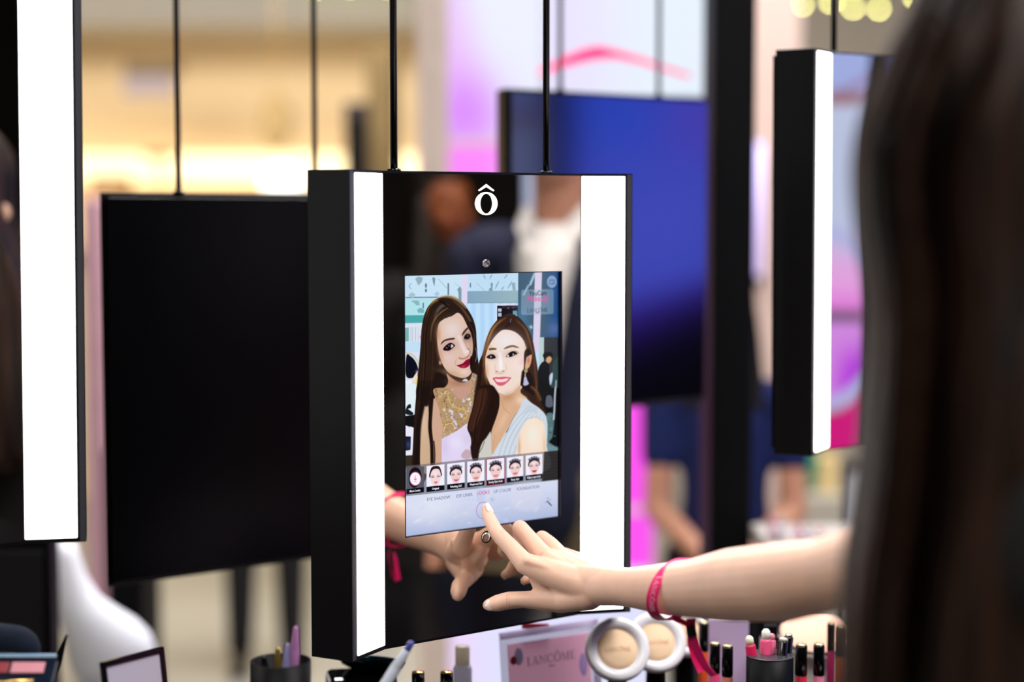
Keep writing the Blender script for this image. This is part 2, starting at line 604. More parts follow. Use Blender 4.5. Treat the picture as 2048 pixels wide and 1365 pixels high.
# recess walls and thin bezel line
mb = MB()
x0, x1, w0, w1 = -0.1001, 0.0997, -0.1279, 0.1347
dp = 0.0036
mb.add([(x0, 0, w0), (x1, 0, w0), (x1, 0, w1), (x0, 0, w1), (x0, dp, w0), (x1, dp, w0), (x1, dp, w1), (x0, dp, w1)],
       [(0, 1, 5, 4), (1, 2, 6, 5), (2, 3, 7, 6), (3, 0, 4, 7)])
bz = 0.0009
for a, b in (((x0, w0 - bz), (x1, w0)), ((x0, w1), (x1, w1 + bz)), ((x0 - bz, w0 - bz), (x0, w1 + bz)), ((x1, w0 - bz), (x1 + bz, w1 + bz))):
    mb.add([(a[0], -0.0004, a[1]), (b[0], -0.0004, a[1]), (b[0], -0.0004, b[1]), (a[0], -0.0004, b[1])], [(0, 1, 2, 3)])
mb.build('screen_bezel', mat('screen_bezel_black', (30, 28, 38), rough=0.2), central, fix=False)

# ------------------------------------------------------------------ the display: live picture of two women with the app's menu
def np_proj_display(ux, uz):
    """display-local metres -> reference coordinates of the picture shown"""
    c_, s_ = math.cos(PSI), math.sin(PSI)
    yl = 0.0036
    X = O0.x + c_ * ux - s_ * yl
    Y = O0.y + s_ * ux + c_ * yl
    Z = O0.z + uz - CAM_H
    y = Y * math.cos(PITCH) - Z * math.sin(PITCH)
    z = Y * math.sin(PITCH) + Z * math.cos(PITCH)
    return 1024 + F_PX * X / y, 682.5 - F_PX * z / y


DX0, DX1, DZ0, DZ1 = -0.1001, 0.0985, -0.1279, 0.1347
NX, NZ = 440, 580
gx, gz = np.meshgrid(np.linspace(DX0, DX1, NX + 1), np.linspace(DZ0, DZ1, NZ + 1))
PX, PY = np_proj_display(gx.ravel(), gz.ravel())
IMG = np.zeros((PX.size, 3), np.float64)


def T1(*p): return [(800 + x / 9.1, 540 + y / 9.1) for x, y in p]
def T2(*p): return [(960 + x / 9.1, 540 + y / 9.1) for x, y in p]
def A3(*p): return [(820 + x / 11.375, 640 + y / 11.375) for x, y in p]
def B4(*p): return [(950 + x / 11.375, 680 + y / 11.375) for x, y in p]
def C1(*p): return [(780 + x / 4.55, 500 + y / 4.55) for x, y in p]
def C2(*p): return [(780 + x / 4.55, 780 + y / 4.55) for x, y in p]
def C5(*p): return [(800 + x / 6.206, 780 + y / 6.206) for x, y in p]
def C6(*p): return [(800 + x / 6.206, 900 + y / 6.206) for x, y in p]


def _seg(px, py, a, b):
    dx, dy = b[0] - a[0], b[1] - a[1]
    L = dx * dx + dy * dy + 1e-12
    t = np.clip(((px - a[0]) * dx + (py - a[1]) * dy) / L, 0, 1)
    return np.hypot(px - a[0] - t * dx, py - a[1] - t * dy), t


def blend(idx, al, col):
    if callable(col):
        col = col(PX[idx], PY[idx])
    IMG[idx] = IMG[idx] * (1 - al[:, None]) + np.asarray(col, float) * al[:, None]


def shape(pts, col, soft=0.5, op=1.0, smooth=True, n=6):
    P = np.array(catmull(pts, n, True) if smooth else pts)
    m = soft + 1
    idx = np.nonzero((PX > P[:, 0].min() - m) & (PX < P[:, 0].max() + m) & (PY > P[:, 1].min() - m) & (PY < P[:, 1].max() + m))[0]
    if not len(idx):
        return
    x, y = PX[idx], PY[idx]
    ins = np.zeros(len(idx), bool)
    d = np.full(len(idx), 1e9)
    N = len(P)
    for i in range(N):
        a, b = P[i], P[(i + 1) % N]
        d = np.minimum(d, _seg(x, y, a, b)[0])
        c = ((a[1] > y) != (b[1] > y))
        xi = (b[0] - a[0]) * (y - a[1]) / (b[1] - a[1] + 1e-12) + a[0]
        ins ^= c & (x < xi)
    sd = np.where(ins, d, -d)
    al = np.clip(sd / (2 * soft) + 0.5, 0, 1)
    blend(idx, al * al * (3 - 2 * al) * op, col)


def stroke(pts, w_, col, soft=0.4, op=1.0, taper=False, n=5, smooth=True):
    P = np.array(catmull(pts, n) if smooth and len(pts) > 2 else pts)
    m = w_ + soft + 1
    idx = np.nonzero((PX > P[:, 0].min() - m) & (PX < P[:, 0].max() + m) & (PY > P[:, 1].min() - m) & (PY < P[:, 1].max() + m))[0]
    if not len(idx):
        return
    x, y = PX[idx], PY[idx]
    al = np.zeros(len(idx))
    N = len(P) - 1
    for i in range(N):
        d, t = _seg(x, y, P[i], P[i + 1])
        ww = w_ / 2
        if taper:
            s = (i + t) / N
            ww = w_ / 2 * np.sin(np.pi * np.clip(0.08 + 0.84 * s, 0, 1))
        al = np.maximum(al, np.clip((ww - d) / (2 * soft) + 0.5, 0, 1))
    blend(idx, al * op, col)


def blob(c, rx, ry, col, op=1.0, ang=0.0, hard=0.0):
    cx, cy = c
    m = 2.6 * max(rx, ry)
    idx = np.nonzero((abs(PX - cx) < m) & (abs(PY - cy) < m))[0]
    if not len(idx):
        return
    x, y = PX[idx] - cx, PY[idx] - cy
    ca, sa = math.cos(ang), math.sin(ang)
    u, v = (x * ca + y * sa) / rx, (-x * sa + y * ca) / ry
    q = u * u + v * v
    al = np.exp(-q) if not hard else np.clip((1 - np.sqrt(q)) * hard + 0.5, 0, 1)
    blend(idx, al * op, col)


def lit(pts):
    return pts[0]


rng = random.Random(7)
# --- hall behind the two women
blend(np.arange(PX.size), np.ones(PX.size), lambda x, y: np.stack([192 + 0 * x, 222 + 0 * x, 244 + 0 * x], 1))
shape(T1((60, 60), (1240, 60), (1240, 520), (60, 520)), (200, 228, 246), 1, smooth=False)
shape(T1((60, 520), (700, 520), (600, 840), (60, 840)), (178, 226, 234), 1, smooth=False)
for k_ in range(7):
    yy = 130 + k_ * 52
    stroke(T1((90, yy), (1120, yy - 8)), 0.25, (170, 200, 215), op=0.5)
    stroke(T1((1230, yy), (1900, yy - 6)), 0.25, (165, 198, 212), op=0.5)
stroke(T1((110, 505), (680, 500)), 2.4, (112, 132, 156), 0.6)
shape(T1((275, 160), (340, 120), (420, 150), (390, 230), (335, 285)), (148, 176, 190), 0.8, smooth=False)
shape(T1((585, 140), (640, 145), (635, 240), (628, 300), (600, 230)), (124, 150, 168), 0.6, smooth=False)
for a in ((455, 250, 490, 322), (455, 348, 490, 405), (865, 245, 893, 462), (1270, 240, 1292, 320), (1655, 240, 1685, 292), (412, 600, 436, 700)):
    shape(T1((a[0], a[1]), (a[2], a[1]), (a[2], a[3]), (a[0], a[3])), (104, 126, 150), 0.5, smooth=False)
stroke(T1((700, 170), (850, 330)), 1.4, (150, 180, 200), op=0.8)
stroke(T1((1000, 240), (1090, 320)), 1.0, (160, 188, 205), op=0.8)
stroke(T1((1395, 240), (1550, 390)), 0.9, (150, 178, 196), op=0.9)
shape(T1((150, 460), (215, 405), (280, 450), (240, 525)), (165, 196, 200), 0.8, smooth=False)
shape(T1((620, 440), (680, 390), (720, 440), (670, 490)), (165, 200, 225), 0.8, smooth=False)
shape(T1((200, 560), (340, 560), (360, 640), (310, 650)), (140, 180, 190), 0.8, smooth=False)
shape(T1((310, 730), (370, 690), (440, 720), (430, 790), (330, 780)), (120, 178, 190), 0.8, smooth=False)
shape(T1((1040, 360), (1095, 300), (1120, 350), (1118, 570), (1070, 570), (1060, 400)), (126, 156, 170), 0.8, smooth=False)
shape(T1((80, 830), (440, 826), (420, 968), (80, 978)), (74, 168, 168), 0.8, smooth=False)
shape(T1((80, 975), (420, 966), (400, 1310), (80, 1320)), (218, 226, 240), 0.8, smooth=False)
shape(T1((80, 1060), (160, 1050), (160, 1300), (80, 1310)), (120, 180, 178), 1.0, smooth=False)
for k_, xx in enumerate((200, 230, 285, 330)):
    stroke(T1((xx, 1050), (xx, 1300)), 1.3, [(190, 160, 190), (150, 180, 190), (150, 170, 190), (200, 190, 210)][k_], op=0.7)
blob(T1((372, 1225))[0], 2, 2.4, (225, 120, 180), 0.7)
shape(T1((1125, 60), (1225, 60), (1228, 700), (1130, 700)), (224, 214, 242), 0.7, smooth=False)
# pale wall, grey fascia
shape(T1((1225, 390), (2170, 378), (2170, 598), (1225, 610)), lambda x, y: np.stack([132 + (x - 935) * 0.2, 166 + (x - 935) * 0.15, 190 + 0 * x], 1), 0.6, smooth=False)
stroke(T1((1225, 606), (2160, 596)), 0.9, (96, 126, 148))
shape(T2((-250, 610), (690, 600), (690, 1700), (-250, 1700)), lambda x, y: np.stack([184 + 10 * np.sin(x * 0.35), 218 + 6 * np.sin(x * 0.35), 248 + 0 * x], 1), 0.6, smooth=False)
for k_, (x0, y0, x1, y1) in enumerate(((60, 80, 100, 170), (220, 80, 175, 170), (345, 200, 275, 350), (440, 300, 385, 375), (585, 200, 500, 350), (500, 80, 440, 165))):
    stroke(T2((x0, y0), (x1, y1)), 2.2, (120, 150, 165), 0.6, 0.8, taper=True)
shape(T2((195, 240), (228, 240), (228, 385), (160, 385), (170, 340), (200, 320)), (122, 150, 166), 0.6, 0.9, smooth=False)
shape(T2((570, 240), (640, 230), (650, 380), (600, 380)), (140, 168, 180), 0.8, 0.9, smooth=False)
# doorway
shape(T2((298, 630), (688, 630), (688, 960), (298, 960)), (232, 234, 248), 0.4, smooth=False)
shape(T2((312, 652), (690, 648), (690, 960), (310, 960)), (16, 14, 26), 0.4, smooth=False)
shape(T2((400, 665), (690, 660), (690, 692), (400, 700)), (66, 34, 44), 0.5, smooth=False)
for r_ in ((328, 705, 392, 762, (186, 200, 224)), (328, 785, 392, 850, (170, 190, 214)), (598, 745, 676, 836, (120, 160, 166)), (600, 822, 676, 838, (230, 236, 244))):
    shape(T2((r_[0], r_[1]), (r_[2], r_[1]), (r_[2], r_[3]), (r_[0], r_[3])), r_[4], 0.5, smooth=False)
blob(T2((515, 700))[0], 1.0, 0.8, (255, 220, 190)); blob(T2((605, 690))[0], 0.9, 0.6, (235, 210, 200))
# blue-grey column on the right with pale bar
shape(T2((695, 40), (1480, 30), (1480, 1300), (690, 1300)), lambda x, y: np.stack([np.clip(60 - np.maximum(x - 1085, 0) * 1.5, 14, 70), 92 - np.maximum(x - 1085, 0) * 0.7, 116 + np.maximum(x - 1085, 0) * 0.5], 1), 0.5, smooth=False)
blob(T2((760, 900))[0], 14, 30, (72, 130, 172), 0.55)
blob(T2((1350, 1080))[0], 14, 16, (96, 112, 168), 0.7)
shape(T2((1000, 40), (1128, 40), (1085, 1500), (960, 1500)), (216, 206, 232), 0.6, smooth=False)
stroke(T2((990, 80), (915, 265)), 5.0, (176, 206, 232), 0.8, 0.85)
stroke(T2((880, 290), (795, 450)), 4.2, (160, 196, 224), 0.8, 0.8)
for k_ in range(6):
    stroke(T2((985 - k_ * 36, 105 + k_ * 68), (955 - k_ * 34, 90 + k_ * 68)), 0.8, (90, 130, 160), 0.4, 0.8)
blob(T2((925, 1045))[0], 3.5, 3.5, (220, 228, 240), 0.9); blob(T2((905, 1060))[0], 1.2, 1.2, (20, 30, 40), 0.9)
shape(T2((1080, 1232), (1168, 1228), (1160, 2300), (1060, 2300)), (184, 206, 206), 0.6, smooth=False)
shape(T2((1165, 1230), (1490, 1230), (1490, 2700), (1150, 2700)), (44, 48, 54), 0.6, smooth=False)
# men in the back on the right
shape(C1((1390, 960), (1410, 935), (1445, 928), (1478, 945), (1478, 985), (1440, 1000), (1410, 1000)), (10, 12, 18), 0.5)
shape(C1((1425, 985), (1450, 970), (1470, 985), (1465, 1015), (1440, 1035), (1420, 1020)), (206, 160, 120), 0.5)
shape(C1((1400, 1015), (1440, 1035), (1450, 1100), (1455, 1380), (1335, 1380), (1345, 1120), (1365, 1050)), (10, 12, 20), 0.6)
shape(C1((1490, 1020), (1545, 1000), (1545, 1380), (1470, 1380), (1475, 1120)), (48, 70, 72), 0.8)
shape(C1((1455, 1140), (1480, 1120), (1478, 1180), (1460, 1235), (1450, 1180)), (190, 205, 225), 0.6)
stroke(C1((1512, 1190), (1506, 1300), (1500, 1380)), 2.0, (170, 190, 195))
shape(C2((1330, -20), (1545, -20), (1545, 900), (1390, 900), (1330, 400)), (16, 17, 20), 0.8, smooth=False)
shape(C2((1425, 60), (1470, 60), (1480, 150), (1420, 150)), (90, 96, 110), 1.0)
shape(C2((1415, 240), (1490, 230), (1480, 420), (1450, 470), (1420, 560), (1530, 560), (1525, 520), (1430, 480)), (84, 118, 122), 1.2)
shape(C2((1420, 470), (1530, 540), (1530, 560), (1410, 560)), (120, 150, 158), 1.2, 0.8)
for k_ in range(14):
    blob(C2((rng.uniform(1420, 1500), rng.uniform(220, 540)))[0], rng.uniform(1, 3), 0.8, rng.choice([(150, 180, 185), (20, 30, 34), (70, 100, 104)]), 0.8)
stroke(C2((1506, -20), (1500, 60), (1496, 180), (1490, 270)), 3.0, (196, 200, 214), 0.6)
shape(C2((1380, 570), (1545, 560), (1545, 860), (1380, 880)), (40, 38, 36), 0.8, smooth=False)
for k_ in range(9):
    stroke(C2((1388, 600 + k_ * 28), (1540, 584 + k_ * 28)), 0.5, (92, 88, 80), 0.4, 0.6)
# left side: round mirror, child, table
shape(C1((130, 930), (300, 930), (300, 1500), (130, 1500)), (216, 224, 244), 0.8, smooth=False)
stroke(A3((-80, 760), (40, 790), (130, 880), (200, 1010), (235, 1160)), 3.4, (206, 202, 158), 0.6)
shape(A3((-80, 815), (20, 835), (105, 920), (165, 1040), (200, 1200), (180, 1280), (-80, 1300)), (10, 12, 26), 0.6)
shape(C1((130, 1190), (260, 1180), (260, 1400), (130, 1400)), (238, 240, 252), 1.0, smooth=False)
shape(C1((205, 1200), (235, 1150), (268, 1170), (262, 1270), (215, 1270)), (222, 204, 92), 1.0)
blob(C1((250, 1115))[0], 3.4, 4.0, (196, 170, 196), 0.95)
shape(C1((200, 1190), (240, 1120), (250, 1150), (222, 1260), (205, 1250)), (236, 218, 200), 0.8)
shape(C2((130, -30), (260, -30), (245, 130), (225, 230), (130, 240)), (226, 240, 246), 0.8)
shape(C2((140, 200), (155, 150), (185, 130), (190, 165), (165, 175), (210, 210), (200, 230), (150, 225)), (24, 28, 36), 0.7)
shape(C2((130, 240), (240, 225), (230, 345), (130, 350)), (16, 15, 16), 0.8, smooth=False)
shape(C2((130, 352), (170, 336), (222, 370), (214, 590), (130, 602)), (232, 232, 246), 0.8)
shape(C2((140, 424), (190, 426), (186, 548), (140, 556)), (20, 22, 52), 0.6, smooth=False)
blob(C2((165, 500))[0], 4, 8, (70, 84, 120), 0.7)
shape(C2((130, 600), (300, 590), (300, 700), (130, 720)), (52, 44, 34), 1.5, smooth=False)

# --- left woman
HB = (40, 25, 17)
shape(T1((870, 478), (760, 495), (640, 545), (520, 660), (450, 800), (412, 950), (392, 1100), (376, 1365), (345, 1700), (310, 2100), (260, 2700), (230, 3300), (200, 3900),
         (420, 3900), (640, 3300), (760, 2700), (1150, 2000), (1330, 2150), (1440, 1900), (1405, 1500), (1392, 1250), (1375, 1050), (1320, 870), (1220, 700), (1110, 575), (980, 500)), HB, 0.7)
shape(C1((250, 1365), (262, 1200), (420, 1200), (520, 1240), (430, 1280), (400, 1365)), (24, 14, 10), 1.2)
# light on the hair
stroke(T1((700, 500), (860, 486), (1000, 520), (1110, 600), (1200, 700)), 5.5, (176, 146, 104), 2.2, 0.85, True)
stroke(T1((560, 630), (640, 565), (720, 540)), 4.5, (176, 120, 46), 1.8, 0.8, True)
stroke(T1((470, 860), (520, 700), (600, 610)), 3.2, (120, 78, 34), 1.6, 0.8, True)
stroke(T1((560, 1300), (570, 1100), (620, 920), (740, 780), (880, 690)), 3.4, (138, 108, 62), 1.4, 0.85, True)
stroke(T1((620, 860), (700, 720), (800, 640), (880, 650)), 6.0, (104, 96, 92), 2.2, 0.75, True)
stroke(T1((700, 545), (800, 610), (900, 690)), 5.0, (18, 12, 12), 1.4, 0.95, True)
stroke(T1((960, 560), (1090, 660), (1200, 800), (1290, 960), (1340, 1150)), 4.0, (128, 96, 58), 1.6, 0.6, True)
for k_ in range(26):
    x0 = rng.uniform(385, 640)
    stroke(T1((x0 + 90, 760), (x0, 1100), (x0 - 20, 1700), (x0 - 70, 2500), (x0 - 100, 3300)), rng.uniform(0.5, 1.1), rng.choice([(74, 46, 28), (24, 14, 10), (88, 58, 34), (14, 8, 8)]), 0.5, 0.55, True)
# face
shape(T1((700, 1000), (780, 910), (860, 872), (950, 840), (1050, 782), (1130, 840), (1190, 950), (1250, 1080)) + A3((1440, 420), (1432, 700), (1425, 1000), (1400, 1190), (1320, 1290), (1200, 1325), (1050, 1290), (900, 1215), (790, 1100), (720, 960), (650, 720), (618, 450)), (222, 190, 172), 0.7)
blob(A3((960, 230))[0], 20, 19, (232, 214, 212), 0.85)
blob(A3((880, 860))[0], 13, 10, (230, 196, 196), 0.75)
blob(A3((640, 330))[0], 5, 17, (196, 140, 98), 0.7)
blob(A3((690, 780))[0], 5, 16, (206, 150, 118), 0.6, -0.3)
blob(A3((1000, 1230))[0], 26, 6, (200, 158, 126), 0.6, 0.25)
blob(A3((1380, 620))[0], 5, 26, (196, 152, 128), 0.6)
blob(A3((1230, 1190))[0], 9, 6, (238, 212, 198), 0.6)
stroke(A3((1130, 400), (1200, 600), (1270, 760)), 8, (240, 224, 226), 3.0, 0.75)
stroke(A3((1225, 440), (1290, 600), (1340, 680)), 2.6, (186, 150, 140), 1.4, 0.65)
shape(A3((1105, 850), (1180, 870), (1260, 855), (1330, 800), (1340, 760), (1350, 820), (1290, 880), (1200, 905), (1120, 890)), (168, 118, 98), 1.1, 0.85)
blob(A3((1320, 715))[0], 3.2, 3.2, (246, 226, 232), 0.9)
stroke(A3((1310, 655), (1355, 700), (1370, 760)), 1.4, (120, 80, 70), 0.8, 0.8)
stroke(A3((1060, 900), (1030, 980), (1040, 1030)), 1.4, (190, 148, 130), 1.2, 0.7)
shape(A3((700, 550), (745, 480), (840, 432), (960, 412), (1015, 414), (1012, 448), (900, 466), (800, 490), (730, 545), (712, 565)), (84, 50, 48), 0.5)
shape(A3((1180, 350), (1215, 265), (1310, 168), (1335, 190), (1260, 280), (1200, 355)), (82, 44, 38), 0.6)
blob(A3((890, 600))[0], 14, 9, (150, 104, 100), 0.5, -0.3)
shape(A3((752, 672), (800, 600), (870, 545), (930, 522), (990, 552), (1024, 592), (968, 648), (890, 700), (800, 705)), (26, 12, 16), 0.5)
shape(A3((935, 560), (975, 575), (985, 610), (940, 640), (925, 610)), (226, 204, 216), 0.5)
shape(A3((818, 642), (838, 618), (852, 640), (845, 664)), (132, 112, 116), 0.6, 0.8)
blob(A3((893, 612))[0], 3.2, 3.6, (14, 8, 10), 0.95)
stroke(A3((790, 706), (890, 712), (980, 660)), 1.0, (190, 140, 136), 0.8, 0.6)
blob(A3((884, 594))[0], 1.0, 1.2, (170, 168, 176), 0.95)
blob(A3((1310, 380))[0], 9, 11, (110, 74, 66), 0.6)
shape(A3((1228, 410), (1262, 345), (1325, 318), (1375, 350), (1372, 400), (1326, 436), (1256, 444)), (30, 17, 17), 1.0)
blob(A3((1300, 378))[0], 3.6, 3.6, (14, 8, 10), 0.9)
stroke(A3((1240, 455), (1300, 462), (1360, 430)), 1.0, (150, 112, 104), 0.8, 0.7)
blob(A3((1316, 366))[0], 1.8, 2.2, (104, 96, 98), 0.9)
shape(A3((1056, 1040), (1120, 1022), (1200, 990), (1270, 922), (1340, 888), (1376, 896), (1376, 980), (1330, 1060), (1250, 1100), (1160, 1095), (1110, 1070)), (142, 14, 48), 0.5)
stroke(A3((1080, 1042), (1190, 1032), (1290, 985), (1372, 940)), 0.9, (86, 4, 28), 0.5, 0.9)
blob(A3((1215, 1062))[0], 5, 2.4, (196, 66, 104), 0.75, -0.3)
blob(A3((690, 975))[0], 3.0, 4.5, (204, 152, 124), 0.95)
blob(A3((678, 990))[0], 0.9, 0.9, (250, 240, 235), 0.9)
# neck and shoulder skin
shape(C1((420, 1120), (560, 1180), (740, 1200), (800, 1140), (830, 1250), (800, 1330), (420, 1330)), (30, 18, 14), 1.5)
shape(C1((515, 1130), (560, 1165), (640, 1210), (720, 1190), (748, 1140), (760, 1230), (800, 1300), (800, 1480), (420, 1480), (430, 1290), (500, 1250), (530, 1200)), (196, 150, 126), 1.0)
blob(C1((620, 1215))[0], 20, 7, (168, 118, 90), 0.7, 0.15)
blob(C1((690, 1300))[0], 12, 12, (214, 172, 156), 0.7)
# bodice
shape(C5((420, -10), (620, -10), (700, 90), (780, 120), (860, 40), (900, -60), (970, -60), (980, 60), (900, 270), (860, 430), (700, 520), (530, 612), (520, 450), (490, 230), (450, 130)), (178, 146, 108), 0.8)
shape(C5((640, -20), (870, -20), (830, 80), (770, 115), (700, 80)), (198, 152, 136), 1.0)
for k_ in range(250):
    x, y = rng.uniform(425, 960), rng.uniform(-10, 600)
    lim_l = np.interp(y, [0, 200, 400, 600], [425, 495, 525, 535])
    lim_r = np.interp(y, [0, 250, 420, 520, 600], [960, 900, 855, 700, 560])
    if x < lim_l or x > lim_r or (650 < x < 860 and y < 100):
        continue
    blob(C5((x, y))[0], rng.uniform(0.7, 1.7), rng.uniform(0.7, 1.7), rng.choice([(226, 190, 92), (240, 226, 190), (122, 84, 44), (206, 160, 70), (96, 66, 40), (220, 206, 186)]), 0.9)
for cx, cy in ((845, 130), (860, 170), (625, 265), (655, 340), (680, 385), (715, 440), (760, 320), (870, 250), (700, 470), (640, 300), (800, 140)):
    for q in range(4):
        blob(C5((cx + rng.uniform(-22, 22), cy + rng.uniform(-22, 22)))[0], 1.7, 1.7, rng.choice([(214, 208, 240), (240, 240, 252), (150, 140, 190)]), 0.95)
stroke(C5((600, 100), (640, 190), (720, 230), (800, 240)), 1.4, (226, 192, 110), 0.5, 0.9)
stroke(C5((540, 520), (570, 440), (640, 420), (690, 480)), 1.6, (228, 204, 130), 0.5, 0.9)
stroke(C5((520, 60), (560, 40), (600, 80), (590, 130)), 1.6, (220, 186, 96), 0.5, 0.9)
stroke(C5((720, 270), (760, 240), (820, 260), (830, 320), (790, 370)), 1.6, (214, 190, 120), 0.5, 0.9)
# lace collar rising to the neck
shape(C1((752, 1120), (790, 1150), (812, 1230), (806, 1330), (770, 1400), (740, 1360), (756, 1240), (742, 1170)), (170, 142, 112), 0.7)
for k_ in range(46):
    x, y = rng.uniform(748, 806), rng.uniform(1130, 1380)
    blob(C1((x, y))[0], rng.uniform(0.6, 1.3), rng.uniform(0.6, 1.3), rng.choice([(236, 232, 226), (206, 176, 112), (96, 70, 50), (220, 210, 190), (120, 92, 64)]), 0.9)
# lilac dress
shape(C5((516, 625), (600, 570), (720, 500), (852, 420), (900, 560), (930, 700), (920, 1010), (500, 1010), (508, 780)), (224, 212, 242), 0.7)
blob(C5((560, 700))[0], 9, 20, (206, 190, 226), 0.6); blob(C5((820, 620))[0], 12, 14, (206, 196, 226), 0.6)
blob(C5((700, 660))[0], 18, 14, (236, 228, 252), 0.6)
shape(C5((760, 810), (820, 740), (880, 770), (892, 830), (840, 860), (780, 850)), (196, 170, 180), 1.6)
# arms and locks
shape(C5((345, 170), (290, 215), (250, 300), (243, 420), (250, 640), (262, 1000), (390, 1000), (380, 640), (362, 400)), (206, 172, 142), 0.7)
blob(C5((300, 420))[0], 6, 30, (226, 196, 170), 0.6)
shape(C5((415, 110), (470, 200), (505, 330), (530, 480), (518, 640), (508, 1000), (425, 1000), (400, 600), (392, 300)), (208, 166, 142), 0.8)
stroke(C5((395, 100), (380, 300), (372, 480), (395, 700), (400, 1000)), 7.0, (30, 17, 13), 1.2, 1.0)
stroke(C5((420, 640), (432, 800), (425, 1000)), 2.4, (44, 26, 18), 0.9, 0.9)
stroke(C5((300, 0), (275, 200), (235, 420), (215, 700), (195, 1000)), 10.0, (26, 15, 12), 2.0, 1.0)
stroke(C5((350, -20), (330, 90), (325, 180)), 9.0, (30, 17, 13), 2.0, 1.0)
# dark lock over the right side of the face
shape(A3((1290, 60), (1420, 60), (1500, 260), (1500, 460), (1525, 700), (1515, 950), (1490, 1200), (1400, 1180), (1370, 1080), (1388, 900), (1430, 700), (1420, 450), (1350, 200)), (34, 20, 15), 1.2)
shape(A3((1365, 900), (1395, 820), (1420, 1000), (1400, 1130), (1370, 1090)), (26, 12, 12), 0.9)
stroke(A3((1340, 60), (1450, 280), (1462, 520), (1440, 700)), 1.6, (96, 66, 40), 0.9, 0.7, True)
stroke(A3((1490, 640), (1515, 800), (1488, 960)), 0.7, (196, 200, 226), 0.5, 0.8)

# --- right woman
shape(C1((1090, 578), (1040, 592), (985, 630), (915, 720), (872, 830), (845, 940), (812, 1020), (800, 1120), (800, 1365)) + C2((790, 60), (740, 200), (706, 340), (735, 440), (745, 560), (790, 640), (900, 640), (1000, 420), (1350, 300)) + C5((1812, 312), (1790, 230), (1700, 60), (1690, -40)) + C1((1350, 1250), (1345, 1100), (1322, 950), (1300, 830), (1262, 730), (1200, 640), (1150, 600)), (52, 29, 20), 0.7)
shape(C1((858, 930), (900, 960), (885, 1060), (905, 1210), (948, 1300), (1020, 1420), (780, 1440), (800, 1120)), (36, 20, 15), 3.0)
for k_ in range(16):
    x0 = rng.uniform(0, 90)
    stroke(C1((880 + x0 * 0.3, 900), (845 + x0 * 0.6, 1060), (830 + x0, 1220), (790 + x0 * 1.6, 1420)), rng.uniform(0.5, 1.2), rng.choice([(110, 68, 40), (18, 8, 8), (84, 50, 32), (132, 84, 48)]), 0.6, 0.5, True)
stroke(C1((1050, 620), (960, 690), (900, 800), (860, 930), (850, 1060)), 6.5, (140, 88, 44), 2.4, 0.8, True)
stroke(C1((1010, 640), (930, 730), (890, 850)), 2.5, (176, 120, 66), 1.4, 0.7, True)
stroke(C1((1150, 640), (1230, 720), (1270, 830), (1300, 950)), 4.0, (132, 86, 46), 1.8, 0.75, True)
stroke(C1((1270, 840), (1310, 1000), (1330, 1200), (1345, 1365)), 4.0, (110, 66, 38), 1.8, 0.7, True)
stroke(C1((1040, 610), (1080, 590), (1110, 600)), 4.0, (52, 40, 44), 1.5, 0.9, True)
stroke(C1((1100, 640), (1080, 680), (1030, 720)), 4.5, (24, 14, 14), 1.6, 0.8, True)
stroke(C1((1100, 630), (1094, 660)), 1.4, (150, 160, 170), 0.7, 0.7)
shape(C1((1040, 728), (985, 758), (925, 830), (890, 900), (868, 980), (868, 1060), (878, 1140), (905, 1210), (948, 1300), (990, 1370), (1030, 1395), (1085, 1385), (1150, 1320), (1215, 1230), (1245, 1130), (1252, 1010), (1240, 900), (1205, 810), (1130, 745)), (240, 218, 206), 0.8)
blob(C1((1060, 830))[0], 26, 17, (238, 230, 232), 0.9)
blob(C1((1170, 1040))[0], 13, 18, (246, 226, 224), 0.7)
blob(C1((880, 1110))[0], 4.5, 16, (222, 170, 132), 0.8)
blob(C1((1235, 960))[0], 4, 20, (224, 178, 150), 0.6)
blob(C1((1200, 1020))[0], 7, 8, (240, 190, 196), 0.6)
blob(C1((1150, 1280))[0], 14, 6, (222, 180, 150), 0.7, -0.9)
blob(C1((940, 1270))[0], 5, 10, (220, 176, 144), 0.6, -0.5)
blob(C1((1020, 1340))[0], 9, 6, (238, 224, 226), 0.8)
blob(C1((905, 900))[0], 6, 9, (216, 176, 140), 0.55)
stroke(B4((560, 330), (580, 480), (590, 650)), 7, (246, 244, 252), 2.6, 0.9)
stroke(B4((470, 560), (450, 640), (470, 700)), 1.6, (214, 176, 160), 1.0, 0.6)
stroke(B4((690, 560), (715, 640), (690, 700)), 1.6, (216, 182, 168), 1.0, 0.6)
blob(B4((492, 722))[0], 2.2, 1.2, (146, 84, 62), 0.9); blob(B4((640, 716))[0], 2.6, 1.2, (150, 90, 66), 0.9)
blob(B4((565, 760))[0], 8, 2.2, (204, 158, 136), 0.55)
shape(B4((318, 200), (400, 182), (485, 195), (478, 226), (400, 232), (330, 240)), (112, 78, 56), 0.8)
shape(B4((655, 205), (730, 150), (840, 122), (930, 138), (1005, 182), (930, 182), (850, 170), (750, 192), (680, 214)), (128, 98, 72), 0.8)
blob(B4((380, 380))[0], 12, 7, (170, 120, 96), 0.5); blob(B4((830, 320))[0], 14, 7, (188, 144, 128), 0.5)
shape(B4((262, 402), (310, 350), (380, 328), (440, 350), (472, 412), (400, 436), (320, 432)), (26, 14, 18), 0.5)
blob(B4((362, 386))[0], 1.9, 1.9, (214, 214, 222), 0.95)
shape(B4((702, 388), (760, 312), (840, 262), (920, 276), (968, 322), (900, 350), (820, 392), (760, 392)), (26, 13, 20), 0.5)
shape(B4((722, 378), (752, 338), (772, 366), (768, 386)), (230, 222, 226), 0.4)
shape(B4((858, 318), (880, 320), (884, 342), (862, 352)), (206, 196, 206), 0.4)
